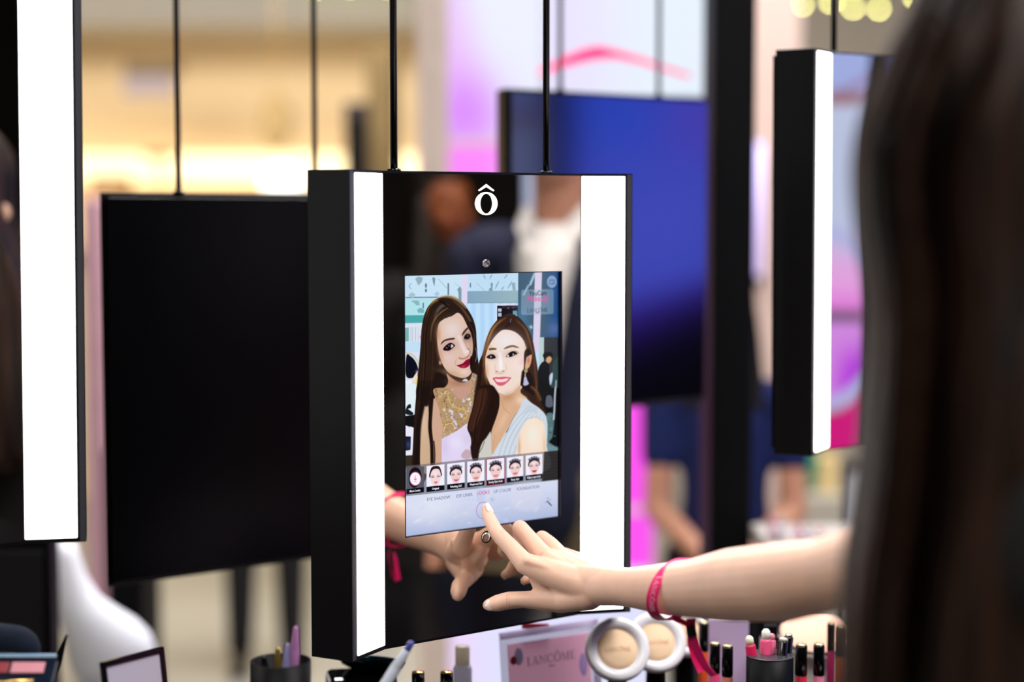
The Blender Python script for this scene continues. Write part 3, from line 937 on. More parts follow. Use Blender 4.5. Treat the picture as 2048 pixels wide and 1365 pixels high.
stroke(B4((850, 268), (930, 262), (990, 300)), 0.9, (40, 24, 30), 0.5, 0.8)
shape(B4((402, 878), (480, 850), (560, 852), (600, 846), (700, 842), (770, 852), (822, 862), (780, 925), (720, 985), (650, 1035), (575, 1048), (500, 1020), (455, 960)), (216, 98, 116), 0.5)
shape(B4((440, 890), (520, 900), (620, 905), (720, 885), (795, 865), (750, 920), (680, 955), (580, 968), (500, 955)), (244, 196, 208), 0.5)
for k_ in range(7):
    blob(B4((490 + k_ * 37, 925 - max(0, k_ - 3) * 9))[0], 1.4, 1.9, (255, 236, 238), 0.85)
stroke(B4((405, 880), (440, 900), (470, 940)), 0.9, (130, 34, 44), 0.5, 0.8)
stroke(B4((818, 864), (780, 880), (745, 925)), 0.9, (130, 34, 44), 0.5, 0.8)
# ear, earring
shape(B4((1165, 470), (1195, 390), (1262, 335), (1292, 360), (1278, 480), (1255, 570), (1215, 640), (1150, 670), (1130, 610)), (224, 170, 140), 0.7)
blob(B4((1218, 470))[0], 3.0, 6.5, (176, 108, 86), 0.7)
shape(B4((1120, 300), (1200, 200), (1280, 330), (1200, 380), (1160, 460), (1120, 900), (1040, 1050), (1040, 950), (1110, 640)), (30, 17, 14), 1.0, 0.9)
shape(B4((1165, 470), (1195, 400), (1262, 345), (1288, 370), (1274, 480), (1250, 570), (1212, 640), (1160, 665), (1140, 610)), (222, 168, 138), 0.7)
blob(B4((1216, 470))[0], 2.6, 6.5, (170, 102, 82), 0.7)
shape(B4((1060, 760), (1110, 680), (1220, 690), (1330, 900), (1350, 1250), (1240, 1200), (1060, 1060)), (26, 14, 12), 1.2, 0.95)
blob(B4((1158, 708))[0], 3.4, 3.6, (196, 182, 130), 1.0, hard=2.0); blob(B4((1158, 706))[0], 1.2, 1.2, (50, 44, 30), 0.9)
stroke(B4((1142, 770), (1142, 850)), 2.0, (206, 190, 140), 0.5)
shape(B4((1122, 850), (1165, 850), (1192, 930), (1222, 1002), (1160, 1040), (1102, 1032), (1108, 940)), (186, 186, 218), 0.6)
stroke(C1((1290, 1250), (1340, 1300), (1370, 1365)), 5.0, (120, 76, 44), 2.0, 0.8)
# neck, chest
shape(C5((1215, 40), (1330, 75), (1420, 20), (1490, -50), (1500, 40), (1580, 120), (1500, 230), (1420, 330), (1300, 560), (1210, 700), (1140, 810), (1125, 640), (1140, 500), (1200, 330), (1235, 180)), (216, 172, 138), 0.9)
blob(C5((1340, 90))[0], 13, 8, (190, 138, 102), 0.75, -0.3)
blob(C5((1500, 130))[0], 10, 9, (240, 214, 190), 0.8)
blob(C5((1280, 380))[0], 6, 26, (230, 192, 162), 0.7, 0.5)
stroke(C5((1262, 130), (1290, 230), (1360, 290)), 1.6, (184, 136, 104), 1.0, 0.6)
# silver dress
shape(C5((1545, 110), (1640, 170), (1740, 240), (1812, 330), (1830, 480), (1822, 700), (1810, 1010), (950, 1010), (962, 720), (1060, 590), (1122, 520), (1130, 640), (1142, 806), (1220, 690), (1310, 560), (1400, 370), (1480, 240)), (206, 216, 228), 0.7)
shape(C5((962, 730), (1060, 590), (1118, 540), (1128, 700), (1136, 1000), (955, 1000)), (206, 204, 196), 0.9)
for k_ in range(13):
    x0 = 1215 + k_ * 30
    stroke(C5((x0 + 330 - k_ * 12, 230 + k_ * 8), (x0 + 120, 480), (x0 + 10, 720), (x0 - 60, 1000)), 0.9, (148, 162, 178) if k_ % 2 else (232, 238, 246), 0.7, 0.65, True)
for k_ in range(4):
    stroke(C5((1530 + k_ * 12, 300 - k_ * 30), (1620, 265 - k_ * 20), (1700, 290 - k_ * 18)), 0.9, (160, 174, 194), 0.6, 0.7)
stroke(C5((1545, 385), (1600, 352), (1690, 345), (1760, 380)), 0.8, (120, 128, 140), 0.5, 0.6)
stroke(C5((1180, 560), (1160, 680), (1142, 800)), 0.8, (150, 120, 100), 0.6, 0.5)
# arm
shape(C5((1700, 352), (1620, 362), (1560, 400), (1510, 490), (1462, 610), (1450, 700), (1475, 1010), (1802, 1010), (1812, 760), (1808, 560), (1780, 420)), (248, 222, 200), 0.8)
blob(C5((1650, 560))[0], 14, 26, (240, 238, 226), 0.85)
blob(C5((1480, 720))[0], 3, 20, (196, 158, 132), 0.7)
blob(C5((1790, 700))[0], 3, 24, (226, 180, 150), 0.6)
# front lock of the right woman
shape(C5((985, -40), (1130, -60), (1200, 10), (1235, 90), (1225, 220), (1190, 340), (1140, 480), (1075, 590), (1020, 660), (985, 760), (960, 900), (905, 880), (875, 720), (905, 620), (850, 520), (838, 450), (880, 330), (905, 200), (940, 40)), (34, 18, 14), 1.6)
shape(C5((975, 0), (1080, 0), (1060, 180), (980, 380), (900, 520), (850, 470), (900, 250), (945, 80)), (84, 48, 30), 4.0, 0.55)
for k_ in range(12):
    x0 = rng.uniform(-20, 190)
    stroke(C5((990 + x0, -20), (960 + x0 * 0.9, 200), (900 + x0 * 0.8, 420), (900 + x0 * 0.5, 640)), rng.uniform(0.5, 1.2), rng.choice([(120, 74, 46), (18, 8, 8), (96, 56, 36)]), 0.6, 0.5, True)
stroke(C5((1050, 640), (1010, 740), (965, 800)), 1.0, (34, 18, 14), 0.5, 0.9)

# --- overlay menu
shape(C6((40, 205), (340, 176), (1080, 92), (1790, 25), (1990, 5), (1990, 380), (40, 588)), (108, 100, 108), 0.5, 0.62, smooth=False)
shape(C6((1790, 25), (1990, 5), (1990, 380), (1770, 400)), (34, 32, 32), 0.5, 0.8, smooth=False)
for k_ in range(8):
    stroke(C6((1790, 60 + k_ * 40), (1965, 42 + k_ * 40)), 0.5, (92, 88, 82), 0.6, 0.35)
TH_ = [(78, 298, 222, 206, 490, 466, 556, 528), (330, 552, 202, 180, 462, 440, 527, 500), (585, 803, 178, 152, 434, 408, 497, 470), (835, 1048, 150, 128, 408, 384, 470, 445),
       (1078, 1295, 122, 100, 380, 356, 440, 412), (1325, 1530, 100, 77, 350, 325, 412, 385), (1560, 1768, 72, 52, 322, 297, 382, 355)]
for i, (x0, x1, a, b, c, d, e, f) in enumerate(TH_):
    w_ = x1 - x0
    q = lambda u, v: (x0 + w_ * u, (a + (b - a) * u) * (1 - v) + (c + (d - c) * u) * v)
    if i == 4:
        shape(C6((x0 - 8, a - 8), (x1 + 8, b - 8), (x1 + 8, f + 10), (x0 - 8, e + 10)), (150, 30, 72), 0.4, smooth=False)
    shape(C6(q(0, 0), q(1, 0), q(1, 1), q(0, 1)), (86, 90, 102) if i == 0 else (242, 238, 252), 0.4, smooth=False)
    fx = lambda u, v: C6(q(u, v))[0]
    sx = w_ / 6.206
    sy = (c - a) / 6.206
    if i == 0:
        shape([fx(u, v) for u, v in ((0.5, 0.02), (0.25, 0.12), (0.14, 0.45), (0.2, 0.8), (0.45, 0.98), (0.7, 0.85), (0.86, 0.5), (0.75, 0.14))], (24, 12, 18), 0.6)
        blob(fx(0.51, 0.56), sx * 0.32, sy * 0.32, (196, 60, 130), 1.0, hard=4)
        blob(fx(0.51, 0.56), sx * 0.30, sy * 0.30, (252, 246, 252), 1.0, hard=6)
        stroke([fx(0.51, 0.42), fx(0.51, 0.62)], 0.9, (205, 50, 120), 0.3)
        stroke([fx(0.43, 0.55), fx(0.51, 0.63), fx(0.59, 0.55)], 0.9, (205, 50, 120), 0.3, smooth=False)
        stroke([fx(0.43, 0.70), fx(0.59, 0.70)], 0.9, (205, 50, 120), 0.3)
    else:
        top = 0.04 if i == 1 else 0.16
        hcol = (36, 22, 26)
        shape([fx(u, v) for u, v in ((0.5, top), (0.28, top + 0.06), (0.17, 0.36), (0.17, 0.56), (0.5, 0.75), (0.83, 0.56), (0.83, 0.36), (0.72, top + 0.06))], hcol, 0.5)
        shape([fx(u, v) for u, v in ((0.5, top + 0.14), (0.32, top + 0.2), (0.22, 0.45), (0.23, 0.68), (0.32, 0.88), (0.42, 0.995), (0.6, 0.995), (0.69, 0.88), (0.79, 0.68), (0.79, 0.45), (0.70, top + 0.2))],
              (244, 214, 216) if i == 1 else (240, 204, 202), 0.5)
        blob(fx(0.5, 0.45), sx * 0.16, sy * 0.14, (250, 232, 236), 0.7)
        for s in (-1, 1):
            ue = 0.5 + s * 0.155
            stroke([fx(ue - 0.085, 0.497 if s > 0 else 0.515), fx(ue, 0.478), fx(ue + 0.085, 0.515 if s > 0 else 0.497)], 0.6, (120, 80, 80), 0.4, 0.75)
            blob(fx(ue, 0.56), sx * 0.07, sy * 0.026, (52, 34, 44), 0.95)
        stroke([fx(0.52, 0.58), fx(0.53, 0.69)], 1.2, (226, 180, 178), 0.6, 0.6)
        lipc = {1: (214, 120, 120), 2: (176, 40, 120), 3: (196, 70, 80), 4: (196, 60, 84), 5: (196, 60, 90), 6: (190, 24, 48)}[i]
        wl = 0.11 if i == 1 else 0.15
        shape([fx(u, v) for u, v in ((0.52 - wl, 0.80), (0.52, 0.785), (0.52 + wl, 0.80), (0.52 + wl * 0.5, 0.87), (0.52, 0.885), (0.52 - wl * 0.5, 0.87))], lipc, 0.4)
        if i not in (1, 6):
            stroke([fx(0.52 - wl * 0.6, 0.812), fx(0.52, 0.825), fx(0.52 + wl * 0.6, 0.812)], 0.8, (255, 240, 244), 0.35)
        if i > 1:
            stroke([fx(0.20, 0.24), fx(0.33, 0.155), fx(0.5, 0.125), fx(0.67, 0.155), fx(0.80, 0.24)], 3.0, (74, 76, 104), 0.6, 0.85)
            for k_ in range(9):
                u = 0.2 + k_ * 0.075
                v = 0.10 + 0.9 * (u - 0.5) ** 2
                stroke([fx(u, v - 0.03), fx(u + (0.03 if k_ % 2 else -0.02), v + 0.08)], 0.6, (226, 224, 240) if k_ % 2 else (40, 42, 70), 0.35, 0.85)
            stroke([fx(0.12, 0.16), fx(0.14, 0.26)], 0.6, (120, 124, 150), 0.35, 0.6)
            stroke([fx(0.88, 0.14), fx(0.86, 0.24)], 0.6, (120, 124, 150), 0.35, 0.6)
    shape(C6(q(0, 1), q(1, 1), (x1, f), (x0, e)), (10, 9, 22), 0.35, smooth=False)
# pale touch area
def pad(x, y):
    t = np.clip((y - (980 - (x - 812) * 0.115)) / 95.0, 0, 1)
    base = np.stack([214 - 46 * t ** 2, 220 - 38 * t ** 2, 242 - 24 * t ** 2], 1)
    g = np.exp(-((x - 870) / 45) ** 2 - ((y - 1020) / 30) ** 2)[:, None] * np.array([18, 14, 6])
    return np.clip(base + g, 0, 255)


shape(C6((40, 586), (75, 578), (1080, 472), (1962, 374), (2000, 368), (2000, 1000), (40, 1200)), pad, 0.5, smooth=False)
shape(C6((1395, 440), (1735, 405), (1735, 640), (1600, 760), (1400, 700)), (224, 220, 236), 5.0, 0.4)
shape(C6((960, 490), (1050, 480), (1050, 640), (960, 660)), (190, 200, 232), 2.0, 0.5)
blob(C6((1140, 620))[0], 4, 4, (160, 176, 206), 0.6)
for k_ in range(26):
    x, y = rng.uniform(150, 1850), rng.uniform(620, 960)
    blob(C6((x, y - (x - 400) * 0.08))[0], rng.uniform(3, 9), rng.uniform(1.5, 4), rng.choice([(236, 232, 246), (190, 204, 232), (226, 230, 244), (232, 224, 216)]), 0.35, rng.uniform(-0.9, 0.2))
ring_pts = [(1035 + 86 * math.cos(R(a)), 755 + 103 * math.sin(R(a))) for a in range(0, 360, 12)]
stroke(C6(*(ring_pts + ring_pts[:1])), 0.9, (178, 70, 150), 0.4, 0.9, smooth=False)
stroke(C6((1828, 640), (1878, 694)), 2.2, (34, 40, 66), 0.4)
for u, v, r_ in ((1838, 604, 1.1), (1868, 622, 0.8), (1808, 655, 0.9), (1850, 630, 0.7)):
    blob(C6((u, v))[0], r_, r_, (60, 70, 100), 0.9)
# translucent info card, camera badge, back arrow
card = [(748, 400), (765, 362), (1310, 350), (1342, 375), (1340, 780), (1320, 805), (775, 826), (748, 800)]
shape(T2(*card), (164, 184, 206), 0.7, 0.48, smooth=False)
blob(T2((1307, 218))[0], 9.7, 12.3, (136, 166, 208), 0.96, hard=9)
cpts = [(1262, 190), (1285, 188), (1295, 172), (1325, 170), (1335, 186), (1358, 186), (1358, 258), (1262, 264), (1262, 190)]
stroke(T2(*cpts), 0.8, (34, 62, 110), 0.35, 0.95, smooth=False)
stroke([T2((1312 + 26 * math.cos(R(a)), 224 + 28 * math.sin(R(a))))[0] for a in range(200, 500, 20)], 0.8, (40, 72, 120), 0.35, 0.95)
stroke(T1((205, 248), (160, 298), (205, 350)), 1.0, (118, 136, 168), 0.4, 0.95, smooth=False)

me = bpy.data.meshes.new('display')
co = np.stack([gx.ravel(), np.full(gx.size, 0.0036), gz.ravel()], 1)
ii, jj = np.meshgrid(np.arange(NX), np.arange(NZ))
a0 = (jj * (NX + 1) + ii).ravel()
quads = np.stack([a0, a0 + 1, a0 + NX + 2, a0 + NX + 1], 1)
me.vertices.add(len(co)); me.vertices.foreach_set('co', co.ravel())
me.loops.add(quads.size); me.loops.foreach_set('vertex_index', quads.ravel().astype(np.int32))
me.polygons.add(len(quads)); me.polygons.foreach_set('loop_start', np.arange(0, quads.size, 4, dtype=np.int32))
me.update(calc_edges=True)
ca = me.color_attributes.new('Col', 'FLOAT_COLOR', 'POINT')
c01 = np.clip(IMG, 0, 255) / 255.0
linc = np.where(c01 <= 0.04045, c01 / 12.92, ((c01 + 0.055) / 1.055) ** 2.4)
ca.data.foreach_set('color', np.concatenate([linc, np.ones((len(linc), 1))], 1).astype(np.float32).ravel())
M_DISP = sgn_attr(mat('display_picture', (3, 3, 4), rough=0.09, spec=0.35), 1.0)
me.materials.append(M_DISP)
display = bpy.data.objects.new('display', me)
C.objects.link(display)
display.parent = central
display['label'] = 'lit touch screen showing two smiling women and a makeup menu'


def dloc(px, py):
    """display-local point for a picture coordinate"""
    n = Vector((math.sin(PSI), -math.cos(PSI), 0))
    r = ray(px, py)
    c0 = Vector((0, 0, CAM_H))
    k = ((O0 - c0).dot(n) - 0.0036) / r.dot(n)
    p = c0 + r * k - O0
    c_, s_ = math.cos(PSI), math.sin(PSI)
    return (c_ * p.x + s_ * p.y, 0.0034, p.z)


def ink(name, c, s=1.0):
    return mat(name, (3, 3, 4), rough=0.5, emit=c, estr=s)


INK_G, INK_P, INK_W, INK_D = ink('menu_grey_ink', (112, 122, 150)), ink('menu_pink_ink', (216, 60, 120)), ink('caption_white_ink', (226, 224, 236)), ink('logo_dark_ink', (18, 26, 52))
mb = MB()
for txt, cc, s_ in (('EYE SHADOW', (478, 622), 0.0047), ('EYE LINER', (798, 585), 0.0047), ('LIP COLOR', (1270, 526), 0.0047), ('FOUNDATION', (1588, 492), 0.0047)):
    add_text(mb, txt, s_, dloc(*C6(cc)[0]), sx=0.98)
mb.build('menu_lettering', INK_G, display, fix=False)
mb = MB()
add_text(mb, 'LOOKS', 0.0050, dloc(*C6((1032, 554))[0]))
mb.build('selected_lettering', INK_P, display, fix=False)
mb = MB()
for txt, cc in (('More Looks', (185, 522)), ('Original', (440, 495)), ('Working Girl', (694, 466)), ('Week-end Girl', (942, 438)), ('Smoky Eyes look', (1185, 408)), ('Party Girl', (1427, 381)), ('Edge-y eyes look', (1662, 350))):
    add_text(mb, txt, 0.0031, dloc(*C6(cc)[0]), weight=0.00003, sx=0.86)
mb.build('caption_lettering', INK_W, display, fix=False)
mb = MB()
add_text(mb, 'YouCam', 0.0072, dloc(*T2((1052, 466))[0]), sx=0.92)
mb.build('app_lettering', ink('app_dark_ink', (22, 32, 52)), display, fix=False)
mb = MB()
add_text(mb, 'MakeUp', 0.0088, dloc(*T2((1048, 572))[0]), sx=0.98)
mb.build('app_lettering', ink('app_pink_ink', (222, 76, 158)), display, fix=False)
mb = MB()
lp = Vector(dloc(*T2((1048, 770))[0]))
add_word(mb, 'LANCHME', 0.0042, Matrix.Translation(lp), th=0.00008, track=0.03)
add_text(mb, 'PARIS', 0.0014, dloc(*T2((1044, 790))[0]))
mb.build('brand_lettering', INK_D, display, fix=False)

# ------------------------------------------------------------------ background
def glow_panel(name, label, cat_, pts_fn, nx, nz, colfn, thick, m_frame, strength=1.0, group=None, parts=None, origin=(0, 0, 0), rz=0.0):
    """backlit panel: box frame with a luminous face coloured by colfn(u,v)->rgb(0-255)"""
    t = thing(name, label, cat_, origin, (0, 0, rz), group)
    w, h = pts_fn
    MB().box((0, thick / 2 + 0.001, h / 2), (w + 0.02, thick, h + 0.02)).build('light_box', m_frame, t, bevel=0.003)
    vs_, fs, cols = [], [], []
    for j in range(nz + 1):
        for i in range(nx + 1):
            u, v = i / nx, j / nz
            vs_.append(((u - 0.5) * w, -0.002, v * h))
            cols.append(lin(colfn(u, v)))
    for j in range(nz):
        for i in range(nx):
            a = j * (nx + 1) + i
            fs.append((a, a + 1, a + nx + 2, a + nx + 1))
    me = bpy.data.meshes.new('glowing_face')
    me.from_pydata(vs_, [], fs)
    ca = me.color_attributes.new('Col', 'FLOAT_COLOR', 'POINT')
    ca.data.foreach_set('color', np.array(cols, dtype=np.float32).ravel())
    mm = sgn_attr(mat(name + '_glow', (5, 5, 5), rough=0.4), strength)
    me.materials.append(mm)
    o = bpy.data.objects.new('glowing_face', me)
    C.objects.link(o)
    o.parent = t
    return t


def mix(a, b, t):
    t = min(1, max(0, t))
    return tuple(x + (y - x) * t for x, y in zip(a, b))


def sm(a, b, x):
    t = min(1, max(0, (x - a) / (b - a)))
    return t * t * (3 - 2 * t)


# big lilac / magenta light wall behind the mirrors
D1 = 4.6
pa, pb = at(897, 1430, D1), at(1312, -120, D1)
Wd, Hd = pb.x - pa.x, pb.z - 0.15
bar_z = (at(950, 281, D1).z, at(1280, 1020, D1).z)


def lilac(u, v):
    z = v * Hd + 0.15
    py = 418 - (z - CAM_H) / D1 * F_PX
    px = 897 + u * (1312 - 897)
    if abs(z - bar_z[0]) < 0.012 or abs(z - bar_z[1]) < 0.012:
        return (225, 195, 200)
    if z > bar_z[0]:
        c = mix((236, 190, 255), (234, 237, 255), sm(900, 1010, px + (120 - py) * 0.25))
        c = mix(c, (216, 130, 255), 0.85 * math.exp(-((px - 930) / 75) ** 2 - ((py - 225) / 75) ** 2))
        return c
    if py < 700:
        return mix((252, 135, 250), (255, 190, 255), sm(960, 1010, px) * 0.3)
    if py < 1150:
        return (255, 84, 242)
    return mix((240, 215, 255), (225, 225, 255), sm(900, 1000, px))


lw = glow_panel('light_wall', 'tall lilac and magenta backlit wall behind the hanging mirrors', 'light panel', (Wd, Hd), 60, 120, lilac, 0.06,
                mat('cream_frame', (228, 208, 192), rough=0.5), 1.0, origin=((pa.x + pb.x) / 2, D1, 0.15))
# cream pilaster at its left
pc = at(865, 300, 4.55)
wd = 62 / F_PX * 4.55
MB().box((pc.x, 4.62, ZC / 2), (wd, 0.10, ZC - 0.01)).build('trim_2', mat('cream_pilaster', (236, 216, 200), rough=0.5, noise=0.05)).__setitem__('kind', 'structure')

# white hanging light panel above the blue mirror, with the red roof shape
D2 = 3.25
qa, qb = at(1092, 190, D2), at(1425, 190, D2)
zb = at(1425, 191, D2).z


def whitep(u, v):
    c = mix((232, 226, 255), (232, 242, 255), sm(0.1, 0.7, u))
    return mix(c, (196, 214, 255), sm(0.985, 1.0, u))


hp = glow_panel('hanging_sign', 'white hanging light panel with a red roof-shaped emblem above the blue mirror', 'sign', (qb.x - qa.x, ZC - zb - 0.02), 40, 20, whitep, 0.05,
                mat('white_frame', (220, 225, 240), rough=0.5), 1.0, origin=((qa.x + qb.x) / 2, D2, zb))
# red roof emblem
ox, oz = (qa.x + qb.x) / 2, zb
M_RED = mat('red_emblem', (225, 20, 95), rough=0.4, emit=(240, 30, 110), estr=0.85)
def emb(pts):
    P = [at(px, py, D2) for px, py in pts]
    return [(p.x - ox, p.z - oz) for p in P]
up = emb([(1078, 142), (1120, 118), (1165, 100), (1196, 93), (1230, 101), (1280, 116), (1330, 134), (1380, 150)])
lo = emb([(1380, 156), (1330, 142), (1280, 126), (1230, 116), (1196, 118), (1165, 124), (1120, 136), (1078, 150)])
pp = up + lo
mb = MB()
n = len(up)
for i in range(n - 1):
    q = [up[i], up[i + 1], lo[n - 2 - i], lo[n - 1 - i]]
    mb.add([(a, -0.008, b) for a, b in q] + [(a, -0.003, b) for a, b in q], [(0, 1, 2, 3), (7, 6, 5, 4), (0, 4, 5, 1), (1, 5, 6, 2), (2, 6, 7, 3), (3, 7, 4, 0)])
mb.build('roof_emblem', M_RED, hp)

# black post and things right of it
def px_box(name, x0, x1, y0, y1, D, depth, m, **kw):
    """axis-aligned box whose front face spans the pixel rectangle at distance D"""
    a, b = at(x0, y1, D), at(x1, y0, D)
    mb = MB().box(((a.x + b.x) / 2, D + depth / 2, (a.z + b.z) / 2), (b.x - a.x, depth, b.z - a.z))
    return mb.build(name, m, **kw)


def px_box_floor(name, x0, x1, ytop, D, depth, m, top=None, **kw):
    a, b = at(x0, 900, D), at(x1, 900, D)
    z1 = top if top is not None else at(x0, ytop, D).z
    return MB().box(((a.x + b.x) / 2, D + depth / 2, z1 / 2), (b.x - a.x, depth, z1)).build(name, m, **kw)


o = px_box_floor('black_post', 1420, 1505, 0, 2.95, 0.16, M_MATBLK, top=ZC - 0.01, bevel=0.006)
tag(o, 'broad black floor-to-ceiling post between the blue mirror and the pink wall', 'post')
# pink partition right of it
o = px_box_floor('wall_partition', 1500, 1592, 0, 5.4, 0.1, mat('pink_beige_partition', (214, 188, 178), rough=0.7, noise=0.04), top=2.45)
struct(o)
t = thing('light_tube', 'slim lilac glowing tube upright against the pink wall', 'light', at(1513, 552, 5.385))
MB().lathe([(0.011, 0), (0.011, 0.4)], (0, 0, 0)).build('tube', mat('lilac_tube', (200, 190, 255), emit=(200, 188, 255), estr=1.0), t, smooth=True)
MB().lathe([(0.015, -0.03), (0.015, 0.0)], (0, 0, 0)).build('end_cap', M_MATBLK, t, smooth=True)
MB().box((0, 0.008, 0.2), (0.012, 0.012, 0.4)).build('wall_rail', M_MATBLK, t)
struct(px_box_floor('wall_grey', 1330, 2500, 0, 8.9, 0.1, mat('grey_beige_wall', (190, 180, 168), rough=0.8, noise=0.05), top=ZC - 0.01))
# lamps on the ceiling, top right and top left
M_BULB = mat('warm_bulb', (255, 250, 170), emit=(250, 243, 140), estr=30.0)
for i, (px, py, D) in enumerate([(1604, 10, 7.2), (1662, 4, 7.2), (1706, 16, 7.2), (1758, 18, 7.2), (1830, -6, 7.2), (628, -24, 8.4), (778, -26, 8.4), (702, -26, 8.4)]):
    p = at(px, py, D)
    where = ['first', 'second', 'third', 'fourth', 'fifth'][i] + ' from the black rod side of the row above the half-hidden mirror' if i < 5 else None
    lab = ('yellow round ceiling lamp, ' + ['outermost near the pink wall', 'left neighbour of the mirror rod', 'middle of the bright cluster', 'next to the hair', 'touching the hair'][i]) if i < 5 else \
        'yellow round ceiling lamp above the warm store, ' + ['beside the thin rod', 'over the brown column', 'between the two others'][i - 5]
    t = thing('ceiling_lamp', lab, 'lamp', p, group='yellow ceiling lamps')
    MB().lathe([(0.0001, 0), (0.007, 0.001), (0.010, 0.006), (0.010, 0.010)], (0, 0, -0.005)).build('bulb', M_BULB, t, smooth=True)
    MB().lathe([(0.018, 0), (0.020, 0.03), (0.012, 0.06)], (0, 0, 0.006)).build('lamp_housing', M_MATBLK, t, smooth=True)
    MB().rod((0, 0, 0.06), (0, 0, ZC - p.z), 0.003).build('lamp_stem', M_MATBLK, t)

# ---- warm store on the left
b = px_box_floor('store_column', 737, 793, 95, 6.2, 0.2, mat('olive_brown_column', (100, 80, 42), rough=0.7, noise=0.15, nscale=3), bevel=0.01)
tag(b, 'olive brown column in the warm store behind the rods', 'column')
p = at(712, 330, 6.0)
t = thing('speaker', 'black upright box beside the olive brown column', 'speaker', (p.x, 6.05, 0))
MB().box((0, 0, at(712, 205, 6.0).z / 2), (0.075, 0.12, at(712, 205, 6.0).z)).build('cabinet', mat('black_cabinet', (22, 12, 20), rough=0.5), t, bevel=0.005)
MB().box((0, -0.062, at(712, 205, 6.0).z - 0.15), (0.06, 0.004, 0.2)).build('grille', M_MATBLK, t)
# store-front shelf cabinet with a glowing strip added for the bright wall band
M_SHELF = mat('cream_shelf', (245, 225, 175), rough=0.6, noise=0.05)
ca, cb = at(200, 385, 8.6), at(690, 385, 8.6)
t = thing('display_cabinet', 'wide cream display cabinet with an added warm glow at the back of the store', 'cabinet', ((ca.x + cb.x) / 2, 8.8, 0))
wcab = cb.x - ca.x + 1.2
MB().box((0, 0.1, 0.62), (wcab, 0.3, 1.24)).build('cabinet_body', M_SHELF, t, bevel=0.01)
MB().box((0, 0.0, 1.25), (wcab + 0.05, 0.45, 0.03)).build('cabinet_top', M_SHELF, t, bevel=0.005)
MB().box((0, 0.16, at(400, 336, 8.8).z), (wcab, 0.03, 0.14)).build('added_glow_strip', mat('added_warm_glow', (255, 235, 190), emit=(255, 236, 190), estr=1.0), t)
o = px_box('wall_sign', 247, 345, 140, 192, 8.3, 0.05, mat('grey_lilac_sign', (175, 160, 165), rough=0.6, noise=0.05))
tag(o, 'grey lilac sign board high on the tan wall between the first two rods', 'sign')
o = px_box('wall_shelf', 247, 350, 116, 142, 8.25, 0.2, mat('brown_ledge', (135, 112, 76), rough=0.7, noise=0.1))
tag(o, 'brown ledge above the grey lilac sign board', 'shelf')
o = px_box('wall_box', 178, 252, 350, 420, 8.1, 0.15, mat('brown_box', (186, 146, 96), rough=0.7, noise=0.1))
tag(o, 'brown box low on the wall above the black mirror back, beside the white strip', 'box')
p = at(553, 245, 8.2)
t = thing('paper_lantern', 'small oval tan lantern hanging in front of the yellow wall', 'lantern', (p.x, 8.2, p.z))
MB().ell((0, 0, 0), (0.075, 0.05, 0.13)).build('lantern_shade', mat('grey_tan_lantern', (205, 175, 120), rough=0.8), t, smooth=True)
MB().rod((0, 0, 0.12), (0, 0, ZC - p.z), 0.002).build('lantern_cord', M_GOLD, t)
p = at(567, 362, 6.6)
t = thing('globe_lamp', 'bright white round lamp just above the black mirror back', 'lamp', p)
MB().ell((0, 0, 0), (0.085, 0.07, 0.06)).build('globe', mat('white_globe', (255, 255, 250), emit=(255, 255, 248), estr=1.6), t, smooth=True)
MB().rod((0, 0.02, -p.z), (0, 0.02, -0.05), 0.01).build('lamp_pole', M_GOLD, t)
p = at(305, 310, 8.6)
t = thing('counter_lamp', 'small olive lamp on the glowing cabinet beside the first rod', 'lamp', (p.x, 8.75, 1.268))
MB().box((0, 0, p.z - 1.265), (0.13, 0.08, 0.035)).build('lamp_shade', mat('olive_lampshade', (150, 120, 55), rough=0.7), t)
MB().rod((0, 0, 0), (0, 0, p.z - 1.27), 0.006).build('lamp_stem', M_GOLD, t)
MB().lathe([(0.03, 0), (0.03, 0.006)], (0, 0, 0)).build('lamp_base', M_GOLD, t)

# dusty pink column at far left between near mirror and black back
o = px_box_floor('pink_column', 168, 216, 395, 5.2, 0.12, mat('dusty_pink_column', (205, 160, 176), rough=0.6, noise=0.06), bevel=0.01)
tag(o, 'narrow dusty pink column between the wide light strip and the black mirror back', 'column')

# ------------------------------------------------------------------ things to the right, seen in the mirrors
def mirror_hit(px, py, xp, O=None, psi=PSI, glass_y=0.0):
    """where the ray through a pixel lands on the plane x = xp after bouncing off a mirror through O"""
    n = Vector((math.sin(psi), -math.cos(psi), 0))
    r = ray(px, py)
    c0 = Vector((0, 0, CAM_H))
    Q = Vector(O) if O is not None else O0
    t_ = (Q - c0).dot(n) / r.dot(n)
    p = c0 + r * t_
    d = r - n * 2 * r.dot(n)
    k = (xp - p.x) / d.x
    return p + d * k


XS = 2.2
a_ = mirror_hit(1660, 105, XS, right.location)
b_ = mirror_hit(1785, 885, XS, right.location)
ys0, ys1 = 1.26, 2.03
z_of = lambda py: a_.z + (b_.z - a_.z) * (py - 105) / 780.0
px_of = lambda y: 1660 + (y - a_.y) / (b_.y - a_.y) * 125.0


